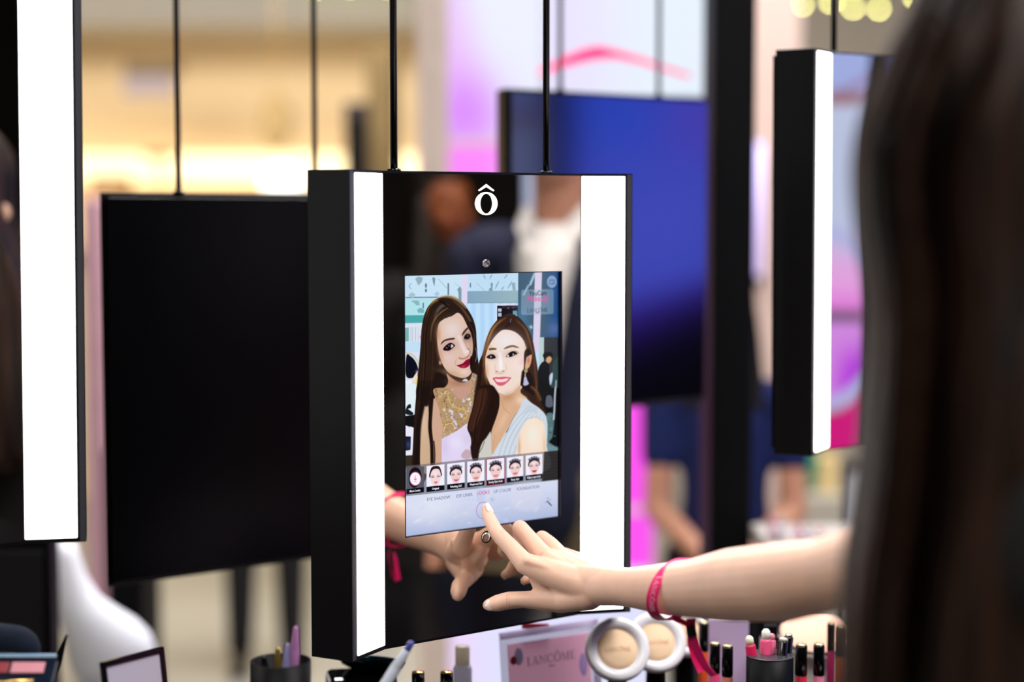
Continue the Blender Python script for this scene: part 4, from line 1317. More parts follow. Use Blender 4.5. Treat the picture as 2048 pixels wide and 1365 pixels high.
def neon(u, v):
    # local x of the panel runs along +y when it faces -x (rz = -90 deg): u=0 is high y
    y = ys1 - u * (ys1 - ys0)
    z = 0.80 + v * 1.35
    px = px_of(y)
    py = 105 + (z - a_.z) / (b_.z - a_.z) * 780.0
    if py < 199:
        c = mix((170, 190, 255), (160, 215, 255), sm(1730, 1780, px))
    elif py < 636:
        c = mix((200, 216, 255), (246, 178, 255), sm(430, 570, py))
        c = mix(c, (240, 120, 245), 0.75 * sm(560, 625, py))
    else:
        c = mix((225, 150, 255), (190, 50, 250), sm(660, 760, py) * sm(1655, 1720, px))
    e2 = ((px - 1640) / 132.0) ** 2 + ((py - 640) / 178.0) ** 2
    if py > 636 and e2 > 1.22:
        c = (222, 18, 140)
    if abs(e2 - 1.0) < 0.17 and py > 205:
        c = (190, 200, 255)
    if 0 < e2 - 1.17 < 0.07 and py > 640:
        c = (190, 20, 60)
    e1 = ((px - 1650) / 118.0) ** 2 + ((py - 70) / 118.0) ** 2
    if abs(e1 - 1.0) < 0.08 and py < 199:
        c = (160, 120, 170)
    if abs(py - 199) < 9:
        c = (165, 125, 140)
    if abs(py - 633) < 9:
        c = (120, 95, 130)
    return c


ns = glow_panel('neon_sign', 'lilac and magenta light sign with ring pattern, seen mirrored in the half-hidden mirror', 'sign', (ys1 - ys0, 1.35), 90, 150, neon, 0.05,
                M_MATBLK, 1.2, origin=(XS, (ys0 + ys1) / 2, 0.80), rz=-math.pi / 2)
MB().box((0, 0.03, -0.40), (0.3, 0.05, 0.80)).build('sign_stand', M_MATBLK, ns)

bo = blue.location + Vector((math.sin(PSI), -math.cos(PSI), 0)) * (by_ + 0.010)
h1 = mirror_hit(1120, 300, XS, bo)
h2 = mirror_hit(1400, 700, XS, bo)
yb0, yb1 = max(h1.y, 2.07), h2.y + 0.1


def bluef(u, v):
    y = yb1 - u * (yb1 - yb0)
    z = 0.7 + v * 1.45
    k = (h1.z - h2.z) / 400.0
    py = 300 + (h1.z - z) / k
    pxx = 1120 + (y - h1.y) / (h2.y - h1.y) * 280
    c = mix((70, 110, 255), (105, 120, 255), sm(200, 420, py))
    c = mix(c, (150, 100, 235), sm(1250, 1400, pxx) * 0.55 * (1 - sm(250, 400, py)))
    c = mix(c, (70, 30, 150), sm(570, 660, py + (pxx - 1260) * 0.3))
    c = mix(c, (2, 2, 6), sm(620, 760, py + (pxx - 1260) * 0.5))
    c = mix((10, 15, 60), c, sm(1120, 1180, pxx) * 0.75 + 0.25)
    return c


bs = glow_panel('blue_screen', 'deep blue light screen reflected in the glossy mirror back', 'screen', (yb1 - yb0, 1.45), 60, 80, bluef, 0.05,
                M_MATBLK, 3.2, origin=(XS, (yb0 + yb1) / 2, 0.70), rz=-math.pi / 2)
MB().box((0, 0.03, -0.35), (0.3, 0.05, 0.70)).build('sign_stand', M_MATBLK, bs)


# ------------------------------------------------------------------ people (one continuous skin mesh each; clothes and hair as parts)
M_SKIN = mat('skin', (228, 186, 160), rough=0.45, sss=0.25, noise=0.05, nscale=30)
M_SKIN2 = mat('tan_skin', (186, 130, 100), rough=0.5, noise=0.05, nscale=30)
M_NAVY = mat('navy_wool', (22, 30, 60), rough=0.85, noise=0.15)
M_WHITE = mat('white_cotton', (235, 235, 235), rough=0.8, noise=0.03)
M_DARKHAIR = mat('dark_hair', (20, 13, 10), rough=0.45, noise=0.3, nscale=60)
M_TROUSER = mat('black_trousers', (14, 14, 20), rough=0.85, noise=0.15)
M_SHOE = mat('black_leather', (12, 12, 12), rough=0.35)


def figure(label, loc, facing, H=1.75, top=M_NAVY, skin=M_SKIN2, trousers=M_TROUSER, hair=M_DARKHAIR, jacket=True, arms='down', group=None, sleeves='long', shirt=None, coat=False, longhair=False):
    """facing: heading angle, 0 = looking along -y"""
    t = thing('person', label, 'person', loc, (0, 0, facing), group)
    k = H / 1.75
    V = lambda x, y, z: Vector((x * k, y * k, z * k))
    sk, tp, tr = MB(), MB(), MB()
    # head with face, ears, neck
    sk.ell(V(0, 0.0, 1.645), (0.074 * k, 0.092 * k, 0.108 * k))
    sk.ell(V(0, -0.035, 1.585), (0.050 * k, 0.052 * k, 0.052 * k))
    sk.cap(V(0, -0.088, 1.655), 0.009 * k, V(0, -0.108, 1.625), 0.012 * k)
    for s in (-1, 1):
        sk.ell(V(s * 0.076, 0.005, 1.635), (0.009 * k, 0.018 * k, 0.03 * k))
        sk.ell(V(s * 0.032, -0.078, 1.60), (0.022 * k, 0.018 * k, 0.02 * k))
    sk.cap(V(0, 0.012, 1.58), 0.056 * k, V(0, 0.022, 1.44), 0.060 * k)
    sk.ell(V(0, 0.02, 1.37), (0.12 * k, 0.055 * k, 0.07 * k))
    # torso clothing
    tp.cap(V(0, 0.02, 1.33), 0.135 * k, V(0, 0.01, 1.12), 0.125 * k, (0, 1, 0), 0.78)
    tp.cap(V(0, 0.01, 1.12), 0.125 * k, V(0, 0.01, 0.92), 0.145 * k, (0, 1, 0), 0.78)
    tp.cap(V(-0.155, 0.02, 1.40), 0.062 * k, V(0.155, 0.02, 1.40), 0.062 * k)
    if coat:
        tp.cap(V(0, 0.01, 1.0), 0.19 * k, V(0, 0.01, 0.30), 0.26 * k, (0, 1, 0), 0.75)
    for s in (-1, 1):
        sh = V(s * 0.185, 0.02, 1.385)
        if arms == 'down':
            el, wr = V(s * 0.235, 0.04, 1.10), V(s * 0.235, -0.05, 0.86)
        elif arms == 'clasped':
            el, wr = V(s * 0.195, -0.03, 1.08), V(s * 0.035, -0.22, 0.96)
        elif arms == 'back':
            el, wr = V(s * 0.21, 0.10, 1.12), V(s * 0.05, 0.16, 0.92)
        elif arms == 'forward':
            el, wr = V(s * 0.22, 0.0, 1.10), V(s * 0.13, -0.24, 1.05)
        tp.cap(sh, 0.062 * k, sh.lerp(el, 0.5 if sleeves == 'short' else 1.0), (0.054 if sleeves == 'short' else 0.048) * k)
        if sleeves == 'long':
            tp.cap(el, 0.048 * k, el.lerp(wr, 0.93), 0.036 * k)
        sk.cap(sh, 0.045 * k, el, 0.040 * k)
        sk.cap(el, 0.041 * k, wr, 0.026 * k)
        d = (wr - el).normalized()
        pc_ = wr + d * 0.045 * k
        side = Vector((s, 0, 0)) if arms == 'down' else Vector((0, 0, 1))
        sk.cap(wr, 0.025 * k, pc_ + d * 0.03 * k, 0.036 * k, side, 0.5)
        q = d.cross(side).normalized()
        for j, L in enumerate((0.075, 0.084, 0.078, 0.062)):
            b_0 = pc_ + d * 0.03 * k + q * ((j - 1.5) * 0.018 * k)
            m_ = b_0 + d * L * 0.55 * k
            sk.cap(b_0, 0.0095 * k, m_, 0.0085 * k)
            sk.cap(m_, 0.0085 * k, m_ + (d * 0.9 - side * 0.35).normalized() * L * 0.45 * k, 0.007 * k)
        sk.cap(wr + d * 0.015 * k - q * 0.02 * k, 0.013 * k, wr + d * 0.07 * k - q * 0.055 * k, 0.009 * k)
        # legs
        hp_, kn, an = V(s * 0.085, 0.01, 0.92), V(s * 0.095, -0.005, 0.50), V(s * 0.10, 0.02, 0.09)
        tr.cap(hp_, 0.098 * k, kn, 0.066 * k)
        tr.cap(kn, 0.066 * k, an, 0.052 * k)
        sk.cap(V(s * 0.09, 0.0, 0.60), 0.05 * k, an, 0.035 * k)
        sh_ = MB().cap(V(s * 0.10, 0.04, 0.045), 0.042 * k, V(s * 0.11, -0.15, 0.035), 0.034 * k, (0, 0, 1), 0.9)
        sh_.build('shoe', M_SHOE, t, smooth=True, remesh=0.008, sm_it=2)
    sk.cap(V(0, 0.01, 1.35), 0.10 * k, V(0, 0.01, 0.60), 0.09 * k, (0, 1, 0), 0.7)
    tr.cap(V(-0.05, 0.01, 0.95), 0.11 * k, V(0.05, 0.01, 0.95), 0.11 * k, (0, 1, 0), 0.9)
    sk.build('body', skin, t, remesh=0.006, sm_it=3)
    tr.build('trousers', trousers, t, remesh=0.012, sm_it=3)
    tp.build('jacket' if jacket else 'top', top, t, remesh=0.010, sm_it=2)
    hm = MB()
    hm.ell(V(0, 0.022, 1.68), (0.085 * k, 0.095 * k, 0.098 * k))
    hm.ell(V(0, -0.045, 1.735), (0.062 * k, 0.05 * k, 0.035 * k))
    if longhair:
        hm.cap(V(0, 0.03, 1.66), 0.088 * k, V(0, 0.05, 1.40), 0.095 * k)
        for s in (-1, 1):
            hm.cap(V(s * 0.062, -0.01, 1.64), 0.030 * k, V(s * 0.085, -0.02, 1.38), 0.034 * k)
    hm.build('hair', hair, t, remesh=0.008, sm_it=3)
    # eyes and mouth
    for s in (-1, 1):
        MB().ell(V(s * 0.030, -0.083, 1.655), (0.011 * k, 0.006 * k, 0.006 * k)).build('eye', M_GLOSSBLK, t, smooth=True)
    MB().ell(V(0, -0.088, 1.588), (0.022 * k, 0.006 * k, 0.006 * k)).build('mouth', mat('lips', (150, 70, 70), rough=0.5), t, smooth=True)
    if shirt is not None:
        mb = MB()
        rings = []
        for zz, wf, dy in ((1.46, 0.052, -0.052), (1.40, 0.062, -0.088), (1.32, 0.050, -0.112), (1.22, 0.034, -0.110), (1.10, 0.014, -0.104)):
            rings.append([V(-wf, dy, zz), V(0, dy - 0.012, zz), V(wf, dy, zz), V(0, dy + 0.03, zz)])
        mb.loft(rings)
        mb.build('shirt', shirt, t, smooth=True)
        for s in (-1, 1):
            MB().add([V(0.0 + s * 0.006, -0.075, 1.43), V(s * 0.06, -0.035, 1.50), V(s * 0.075, -0.045, 1.455), V(s * 0.035, -0.10, 1.40),
                      V(0.0 + s * 0.006, -0.070, 1.43), V(s * 0.06, -0.025, 1.50), V(s * 0.075, -0.035, 1.455), V(s * 0.035, -0.09, 1.40)],
                     [(0, 1, 2, 3), (7, 6, 5, 4), (0, 4, 5, 1), (1, 5, 6, 2), (2, 6, 7, 3), (3, 7, 4, 0)]).build('shirt_collar', shirt, t)
    return t


def behind_mirror(px, py, Y, O=None):
    """real place of something whose mirror image is seen at the pixel, Y metres away"""
    n = Vector((math.sin(PSI), -math.cos(PSI), 0))
    X = at(px, py, Y)
    Q = Vector(O) if O is not None else O0
    return X - n * (2 * (X - Q).dot(n))


# man in the navy suit and man in black, both reflected in the central mirror
p = behind_mirror(1118, 350, 3.45)
cx_, cy_ = O0.x - p.x, O0.y - p.y
figure('man in navy jacket and open white shirt, reflected above the touch screen', (p.x, p.y, 0), math.atan2(cx_, -cy_) + 0.25, H=1.52 / 1.56 * 1.75,
       top=M_NAVY, skin=mat('pink_skin', (205, 150, 125), rough=0.5), shirt=M_WHITE, trousers=mat('khaki_cotton', (120, 108, 84), rough=0.9, noise=0.1))
p2 = behind_mirror(884, 432, 4.25)
figure('person in long black coat with amber-lit face, reflected beside the logo', (p2.x, p2.y, 0), math.atan2(O0.x - p2.x, -(O0.y - p2.y)) - 0.5, H=1.47 / 1.65 * 1.75, coat=True, arms='back', longhair=True,
       top=mat('black_jersey', (8, 8, 10), rough=0.9), skin=mat('amber_lit_skin', (128, 66, 28), rough=0.6))  # amber light on the face is put into the skin colour
# person with clasped hands behind the blue mirror
q = at(1385, 700, 3.55)
figure('person in navy top with bare clasped forearms, below the blue glowing mirror', (0.462, 3.80, 0), R(-8), H=1.30, top=mat('navy_tee', (16, 34, 92), rough=0.9, noise=0.1), jacket=False,
       skin=mat('warm_skin', (222, 160, 128), rough=0.5), arms='clasped', sleeves='short', longhair=True)
# two people far behind the black mirror back
q = at(478, 1200, 5.5)
figure('person in black trousers standing behind the black mirror back', (q.x + 0.085, 5.5, 0), R(10), H=1.42, top=M_TROUSER, jacket=False)
o = px_box_floor('black_plinth', 206, 284, 900, 4.0, 0.2, M_MATBLK, bevel=0.01)
tag(o, 'black plinth below the left corner of the black mirror back', 'plinth')

# ------------------------------------------------------------------ the woman whose arm reaches into the picture
M_WSKIN = mat('fair_skin', (234, 192, 168), rough=0.42, sss=0.30, noise=0.035, nscale=45, bump=0.12, bscale=900)
M_NAIL = mat('natural_nail', (246, 214, 204), rough=0.18, coat=0.6)
M_NAILTIP = mat('nail_tip', (246, 236, 224), rough=0.2, coat=0.6)
woman = thing('person', 'woman with long dark brown hair stretching her bare arm to tap the touch screen', 'person', (0.46, 1.08, 0))


def W(px, py, Y):
    return at(px, py, Y) - woman.location


def edge_pair(top, bot, Y):
    """centre and radius from the two silhouette pixels"""
    c_ = W((top[0] + bot[0]) / 2, (top[1] + bot[1]) / 2, Y)
    r_ = math.hypot(top[0] - bot[0], top[1] - bot[1]) / 2 / F_PX * Y
    return c_, r_


arm = [
    edge_pair((1205, 1136), (1200, 1213), 1.752),
    edge_pair((1231, 1134), (1228, 1213), 1.738),
    edge_pair((1262, 1135), (1258, 1216), 1.720),
    edge_pair((1321, 1128), (1310, 1228), 1.683),
    edge_pair((1396, 1116), (1385, 1238), 1.632),
    edge_pair((1470, 1095), (1460, 1246), 1.583),
    edge_pair((1567, 1082), (1562, 1246), 1.520),
    edge_pair((1665, 1072), (1668, 1222), 1.462),
]
nrm = Vector((math.sin(PSI), -math.cos(PSI), 0))
sk = MB()
# forearm: round cones, a little deeper than high near the wrist is avoided (wrist is flat in depth)
vdir = Vector((0.35, 0.0, 1.0))
for i in range(len(arm) - 1):
    fl = [1.0, 1.0, 1.0, 1.0, 1.0, 1.0, 1.0][i]
    sk.cap(arm[i][0], arm[i][1] * 0.99, arm[i + 1][0], arm[i + 1][1] * 0.99, (0, 0, 1), fl, 24)
elbow = W(1790, 1120, 1.395)
shoulder = Vector((0.575, 1.20, CAM_H - 0.165)) - woman.location
sk.cap(arm[-1][0], arm[-1][1], elbow, 0.037, seg=24)
sk.cap(elbow, 0.037, shoulder, 0.052, seg=24)

# hand: wrist, metacarpals, thumb, fingers
wr = W(1212, 1175, 1.748)
MC = {'i': W(1050, 1128, 1.782), 'm': W(1088, 1115, 1.798), 'r': W(1120, 1114, 1.818), 'p': W(1150, 1121, 1.832)}
back = W(1215, 1160, 1.752)
sk.cap(W(1222, 1172, 1.744), 0.0185, W(1160, 1168, 1.768), 0.0200, nrm, 0.80, 24)
sk.cap(W(1190, 1178, 1.757), 0.0180, MC['i'], 0.0112, nrm, 0.92, 24)
sk.cap(W(1190, 1172, 1.760), 0.0175, MC['m'], 0.0112, nrm, 0.92, 24)
sk.cap(W(1195, 1165, 1.764), 0.0165, MC['r'], 0.0108, nrm, 0.92, 24)
sk.cap(W(1200, 1158, 1.768), 0.0130, MC['p'], 0.0100, nrm, 0.95, 24)
sk.cap(W(1168, 1150, 1.785), 0.0155, W(1150, 1135, 1.815), 0.0120)
sk.cap(W(1150, 1190, 1.772), 0.0175, W(1100, 1160, 1.792), 0.0120, nrm, 0.9)
sk.cap(W(1192, 1172, 1.7575), 0.0210, W(1098, 1136, 1.7925), 0.0215, nrm, 0.52, 24)
# web between thumb and index
sk.cap(W(1098, 1192, 1.783), 0.0115, W(1072, 1156, 1.785), 0.0080)
sk.cap(W(1120, 1185, 1.783), 0.0130, W(1085, 1150, 1.788), 0.0090)
# thumb
TH = [(W(1178, 1192, 1.758), 0.0150), (W(1120, 1203, 1.776), 0.0122), (W(1075, 1201, 1.781), 0.0100), (W(1046, 1200, 1.783), 0.0086), (W(1018, 1201.5, 1.785), 0.0091),
      (W(995, 1207, 1.787), 0.0087), (W(979, 1210.5, 1.789), 0.0066), (W(974, 1211.5, 1.790), 0.0050)]
sk.chain(TH, seg=20)
# index finger: pad touches the glass
IN = [(MC['i'], 0.0108), (W(1024, 1098, 1.790), 0.0089), (W(1001, 1074, 1.797), 0.0082), (W(991, 1062, 1.800), 0.0077), (W(982, 1044, 1.806), 0.0072), (W(975, 1029, 1.8115), 0.0064), (W(971, 1017, 1.8150), 0.0046)]
sk.chain(IN, seg=20)
# middle, ring and little finger curl in towards the mirror
def tipw(px, py, d):
    n = Vector((math.sin(PSI), -math.cos(PSI), 0))
    r = ray(px, py)
    k = ((O0 - Vector((0, 0, CAM_H))).dot(n) - d) / r.dot(n)
    X = r * k + Vector((0, 0, CAM_H))
    return X - n * (2 * (X - O0).dot(n)) - woman.location


tm, tr_, tp_ = tipw(1005, 1104, 0.014), tipw(1022, 1139, 0.016), tipw(1010, 1150, 0.018)
MI = [(MC['m'], 0.0108), (W(1060, 1080, 1.818), 0.0090), (W(1040, 1057, 1.826), 0.0087), (W(1041, 1068, 1.833), 0.0080), (W(1042, 1090, 1.832), 0.0074), (tm, 0.0060)]
sk.chain(MI, seg=20)
RI = [(MC['r'], 0.0104), (W(1100, 1090, 1.838), 0.0088), (W(1084, 1077, 1.847), 0.0082), (W(1078, 1100, 1.848), 0.0076), (tr_, 0.0058)]
sk.chain(RI, seg=20)
PI_ = [(MC['p'], 0.0094), (W(1128, 1110, 1.858), 0.0080), (W(1112, 1112, 1.868), 0.0074), (W(1088, 1135, 1.852), 0.0066), (tp_, 0.0050)]
sk.chain(PI_, seg=20)
# tendons on the back of the hand
for k_, (a, b, r_) in enumerate([((1055, 1122, 1.773), (1150, 1155, 1.758), 0.0048), ((1092, 1110, 1.788), (1165, 1150, 1.762), 0.0052), ((1122, 1108, 1.806), (1180, 1146, 1.768), 0.0050)]):
    sk.cap(W(*a), r_, W(*b), r_ * 0.8)
# head, neck, upper body (mostly behind the hair)
hc = Vector((0.0, 0.0, 1.49)) + Vector((0.335, 1.07, 0)) - woman.location
fd = (Vector((-0.03, 1.82, 0)) - Vector((0.335, 1.07, 0))).normalized()
rotf = Vector((fd.x, fd.y, 0)).to_track_quat('-Y', 'Z').to_matrix()
def HP(x, y, z):
    return hc + rotf @ Vector((x, y, z))
sk.ell(HP(0, 0, 0), (0.070, 0.088, 0.105), rotf)
sk.ell(HP(0, -0.035, -0.06), (0.048, 0.050, 0.050), rotf)
sk.cap(HP(0, -0.085, 0.005), 0.008, HP(0, -0.104, -0.022), 0.011)
for s in (-1, 1):
    sk.ell(HP(s * 0.031, -0.074, -0.045), (0.022, 0.018, 0.02), rotf)
    sk.ell(HP(s * 0.073, 0.005, -0.01), (0.009, 0.018, 0.03), rotf)
bc = Vector((0.475, 1.06, 0)) - woman.location
sk.cap(HP(0.0, 0.02, -0.06), 0.048, Vector((bc.x - 0.05, bc.y, 1.31)), 0.052)
sk.ell((bc.x, bc.y, 1.26), (0.12, 0.08, 0.08), rotf)
sk.cap((bc.x, bc.y, 1.26), 0.06, shoulder, 0.050)
sk.cap((bc.x, bc.y, 1.26), 0.10, (bc.x, bc.y, 0.6), 0.09, (0, 1, 0), 0.7)
body = sk.build('body', M_WSKIN, woman, remesh=0.0015, sm_it=7)

# nails
def nail(name, c_, axis, up, L, w_, m, curve=0.35, tip=0.0):
    ax = axis.normalized()
    u = (up - ax * up.dot(ax)).normalized()
    sd_ = ax.cross(u)
    vs_, fs = [], []
    nu, nv = 8, 8
    for j in range(nv + 1):
        t_ = j / nv * 2 - 1
        ww = math.sqrt(max(0.0, 1 - abs(t_) ** 3.2)) * 0.98 + 0.02
        for i in range(nu + 1):
            s = (i / nu * 2 - 1) * ww
            p = c_ + ax * (t_ * L / 2) + sd_ * (s * w_ / 2) - u * (curve * w_ * 0.5 * s * s) - u * (0.10 * L * t_ * t_)
            vs_.append(p)
    m0 = len(vs_)
    vs_ += [p - u * 0.0008 for p in vs_]
    for j in range(nv):
        for i in range(nu):
            a = j * (nu + 1) + i
            fs.append((a, a + 1, a + nu + 2, a + nu + 1))
            fs.append((m0 + a + nu + 1, m0 + a + nu + 2, m0 + a + 1, m0 + a))
    o = MB().add(vs_, fs)
    return o.build(name, m, woman, smooth=True)


def nail_on(fin, tipfrac, up, L, w_, name='fingernail', push=0.0):
    a, ra = fin[-2]
    b, rb = fin[-1]
    ax = (b - a).normalized()
    u = (up - ax * up.dot(ax)).normalized()
    r_ = ra + (rb - ra) * tipfrac
    c_ = a.lerp(b, tipfrac) + u * (r_ * 0.93 + push)
    n1 = nail(name, c_, ax, u, L, w_, M_NAIL)
    return n1


upi = (Vector((0.75, -0.62, 0.25)))
a = W(978.5, 1024, 1.8085) - W(971, 1010, 1.8135)
axis_i = (W(971, 1010, 1.8150) - W(983, 1036, 1.8075)).normalized()
ui = (upi - axis_i * upi.dot(axis_i)).normalized()
nail('fingernail', W(975.2, 1022, 1.8120) + ui * 0.0050, axis_i, ui, 0.0115, 0.0088, M_NAIL)
nail('nail_tip', W(972.4, 1013, 1.8150) + ui * 0.0038, axis_i, ui, 0.0045, 0.0066, M_NAILTIP)
axis_t = (TH[-1][0] - TH[-3][0]).normalized()
upt = Vector((0.12, -0.98, 0.20))
ut = (upt - axis_t * upt.dot(axis_t)).normalized()
nail('fingernail', TH[-2][0].lerp(TH[-3][0], 0.28) + ut * 0.0070, axis_t, ut, 0.0125, 0.0102, M_NAIL)
nail('nail_tip', TH[-1][0] + ut * 0.0046 - axis_t * 0.0012, axis_t, ut, 0.0060, 0.0072, M_NAILTIP)
# fine creases over the finger joints
M_CREASE = mat('skin_crease', (206, 150, 128), rough=0.5)
def crease(c_, ax, u, half, r_, name='knuckle_crease'):
    ax = ax.normalized()
    sd_ = ax.cross(u).normalized()
    pts = []
    for k_ in range(9):
        a_ = (k_ / 8 - 0.5) * 2 * half
        pts.append((c_ + (u * math.cos(a_) + sd_ * math.sin(a_)) * r_, 0.00022))
    MB().chain(pts, seg=6).build(name, M_CREASE, woman, smooth=True)
ax_i = (IN[3][0] - IN[1][0]).normalized()
for k_, off in enumerate((-0.0028, -0.0006, 0.0018)):
    u_ = (upi - ax_i * upi.dot(ax_i)).normalized()
    crease(IN[2][0] + ax_i * off, ax_i, u_, 0.55, 0.0080)
ax_t = (TH[4][0] - TH[3][0]).normalized()
for k_, off in enumerate((-0.0016, 0.0010)):
    u_ = (upt - ax_t * upt.dot(ax_t)).normalized()
    crease(TH[4][0] + ax_t * off, ax_t, u_, 0.7, 0.0088)
for fin in (MI, RI, PI_):
    ax = (fin[-1][0] - fin[-2][0]).normalized()
    uu = (nrm * -0.9 + Vector((-0.5, 0, -0.6)))
    uu = -(uu - ax * uu.dot(ax)).normalized() if False else (uu - ax * uu.dot(ax)).normalized()
    nail('fingernail', fin[-1][0] + uu * (fin[-1][1] * 0.85), ax, uu, 0.0105, 0.0082, M_NAIL)

# clothes: black top, trousers, shoes
M_TOP = mat('black_knit', (14, 13, 15), rough=0.9, noise=0.2, nscale=80)
tp = MB()
tp.cap((bc.x, bc.y, 1.22), 0.130, (bc.x, bc.y, 1.0), 0.125, (0, 1, 0), 0.8)
tp.cap((bc.x, bc.y, 1.0), 0.125, (bc.x, bc.y, 0.82), 0.15, (0, 1, 0), 0.8)
tp.cap(shoulder.lerp(Vector((bc.x, bc.y, 1.26)), 0.1), 0.062, shoulder.lerp(elbow, 0.35), 0.056)
tp.cap(shoulder + Vector((0, 0, 0.0)), 0.062, (bc.x, bc.y, 1.24), 0.09)
tp.cap((bc.x - 0.16, bc.y - 0.14, 1.27), 0.06, (bc.x, bc.y, 1.24), 0.09)
tp.build('top', M_TOP, woman, remesh=0.006, sm_it=2)
tr = MB()
for s in (-1, 1):
    hp_ = Vector((bc.x + s * 0.08, bc.y, 0.88))
    tr.cap(hp_, 0.095, hp_ + Vector((0, 0, -0.42)), 0.065)
    tr.cap(hp_ + Vector((0, 0, -0.42)), 0.065, hp_ + Vector((0, 0, -0.80)), 0.050)
    MB().cap(hp_ + Vector((0, -0.03, -0.84)), 0.038, hp_ + Vector((0, 0.13, -0.85)), 0.030, (0, 0, 1), 0.9).build('shoe', M_SHOE, woman, smooth=True, remesh=0.006, sm_it=2)
tr.cap((bc.x - 0.05, bc.y, 0.92), 0.11, (bc.x + 0.05, bc.y, 0.92), 0.11, (0, 1, 0), 0.9)
tr.build('trousers', M_TROUSER, woman, remesh=0.008, sm_it=2)

# long hair: ridged shell that follows the silhouette
def hair_mat(name, c0, c1):
    m = bpy.data.materials.new(name)
    m.use_nodes = True
    nt = m.node_tree
    b = nt.nodes['Principled BSDF']
    b.inputs['Roughness'].default_value = 0.5
    b.inputs['Specular IOR Level'].default_value = 0.3
    tc = nt.nodes.new('ShaderNodeTexCoord')
    mp = nt.nodes.new('ShaderNodeMapping')
    mp.inputs['Scale'].default_value = (90, 90, 3.0)
    n = nt.nodes.new('ShaderNodeTexNoise')
    n.inputs['Scale'].default_value = 1.0
    n.inputs['Detail'].default_value = 4
    r = nt.nodes.new('ShaderNodeValToRGB')
    r.color_ramp.elements[0].position = 0.38
    r.color_ramp.elements[1].position = 0.66
    r.color_ramp.elements[0].color = lin(c0)
    r.color_ramp.elements[1].color = lin(c1)
    nt.links.new(tc.outputs['Object'], mp.inputs['Vector'])
    nt.links.new(mp.outputs['Vector'], n.inputs['Vector'])
    nt.links.new(n.outputs['Fac'], r.inputs['Fac'])
    nt.links.new(r.outputs['Color'], b.inputs['Base Color'])
    return m


M_HAIR = hair_mat('dark_brown_hair', (13, 7, 5), (62, 38, 26))
sil = [(-125, 2060), (-110, 1965), (-80, 1905), (-40, 1862), (0, 1856), (60, 1818), (130, 1796), (200, 1768), (250, 1748), (330, 1734), (440, 1742), (520, 1756), (600, 1770), (700, 1768), (760, 1765),
       (900, 1758), (980, 1750), (1080, 1735), (1150, 1722), (1250, 1712), (1365, 1708), (1480, 1706), (1600, 1712), (1750, 1730)]
DH = 1.03
rings = []
nseg = 96
for k_, (py, px) in enumerate(sil):
    l_ = W(px, py, DH)
    rx = 0.115 + 0.018 * sm(500, 1100, py)
    if py < -60:
        rx = max(0.012, 0.115 * math.sqrt(max(0.0, 1 - ((60 - (-125 + 185)) / 185.0) ** 2))) if False else rx
    capf = min(1.0, max(0.02, math.sqrt(max(0, 1 - ((250 - py) / 378.0) ** 2)))) if py < 250 else 1.0
    ry = 0.118 * capf if py < 250 else 0.118 + 0.030 * sm(400, 900, py)
    rx = rx * capf if py < 250 else rx
    cxw = l_.x + rx
    ring = []
    for s in range(nseg):
        a = 2 * math.pi * s / nseg
        rr = 1 + (0.030 * math.sin(a * 11 + 0.0015 * py) + 0.018 * math.sin(a * 23 + 1.3 + 0.003 * py) + 0.012 * math.sin(a * 37 - 0.004 * py)) * (1 if py > -100 else 0.2)
        ring.append(Vector((cxw + rx * rr * math.cos(a), (DH - woman.location.y) + 0.02 + ry * rr * math.sin(a), l_.z)))
    rings.append(ring)
hr = MB().loft(rings)
hair = hr.build('hair', M_HAIR, woman, smooth=True)
md = hair.modifiers.new('sub', 'SUBSURF')
md.levels = 1
md.render_levels = 1
# loose locks along the left edge
lk = MB()
for i in range(46):
    py0 = random.uniform(-80, 300)
    off = random.uniform(-3, 90)
    pts = []
    dd = DH + random.uniform(-0.10, 0.02)
    ph, am = random.uniform(0, 6), random.uniform(2, 8)
    for k_ in range(14):
        py = py0 + (1500 - py0) * k_ / 13
        px = float(np.interp(py, [q[0] for q in sil], [q[1] for q in sil])) + off + am * math.sin(py / 210.0 + ph)
        pts.append((W(px, py, dd), 0.0026 + 0.0018 * math.sin(k_ / 13 * math.pi)))
    lk.chain(pts, seg=6)
o = lk.build('loose_locks', M_HAIR, woman, smooth=True, fix=False)

# ------------------------------------------------------------------ pink wristband with printed lettering and hanging tail
M_PINK = mat('hot_pink_satin_ribbon', (236, 26, 110), rough=0.38, noise=0.06, nscale=120)
M_INK = mat('pale_pink_print', (255, 205, 225), rough=0.5)
bc0 = at(1336, 1180, 1.672)
band = thing('wristband', 'hot pink printed ribbon wristband around the forearm', 'wristband', bc0)


def Bp(px, py, Y):
    return at(px, py, Y) - bc0


# visible front arc from the photograph, closed behind the arm
arc_px = [(1378, 1121), (1356, 1122), (1340, 1130), (1326, 1146), (1318, 1166), (1315, 1188), (1320, 1208), (1330, 1226), (1345, 1239)]
arm_axis = (arm[4][0] - arm[3][0]).normalized()
cA = at(1352, 1179, 1.662) - bc0
RA = 0.0282
fr = []
# circle around the arm, tilted
t1 = Bp(1372, 1121, 1.655) - cA
t2 = Bp(1316, 1186, 1.650) - cA
def bandpt(a, off=0.0, lift=0.0):
    e1 = Vector((0.10, -0.05, 1.0)).normalized()
    ax = (arm_axis + Vector((0.55, 0.30, -0.05))).normalized()
    e1 = (e1 - ax * e1.dot(ax)).normalized()
    e2 = ax.cross(e1)
    if e2.y > 0:
        e2 = -e2
    lean = 0.0085 * math.cos(a) - 0.010 * math.sin(a)   # band is slanted: top sits towards the elbow
    return cA + e1 * ((RA + lift) * math.cos(a)) + e2 * ((RA * 1.20 + lift) * math.sin(a)) + ax * (lean + off)


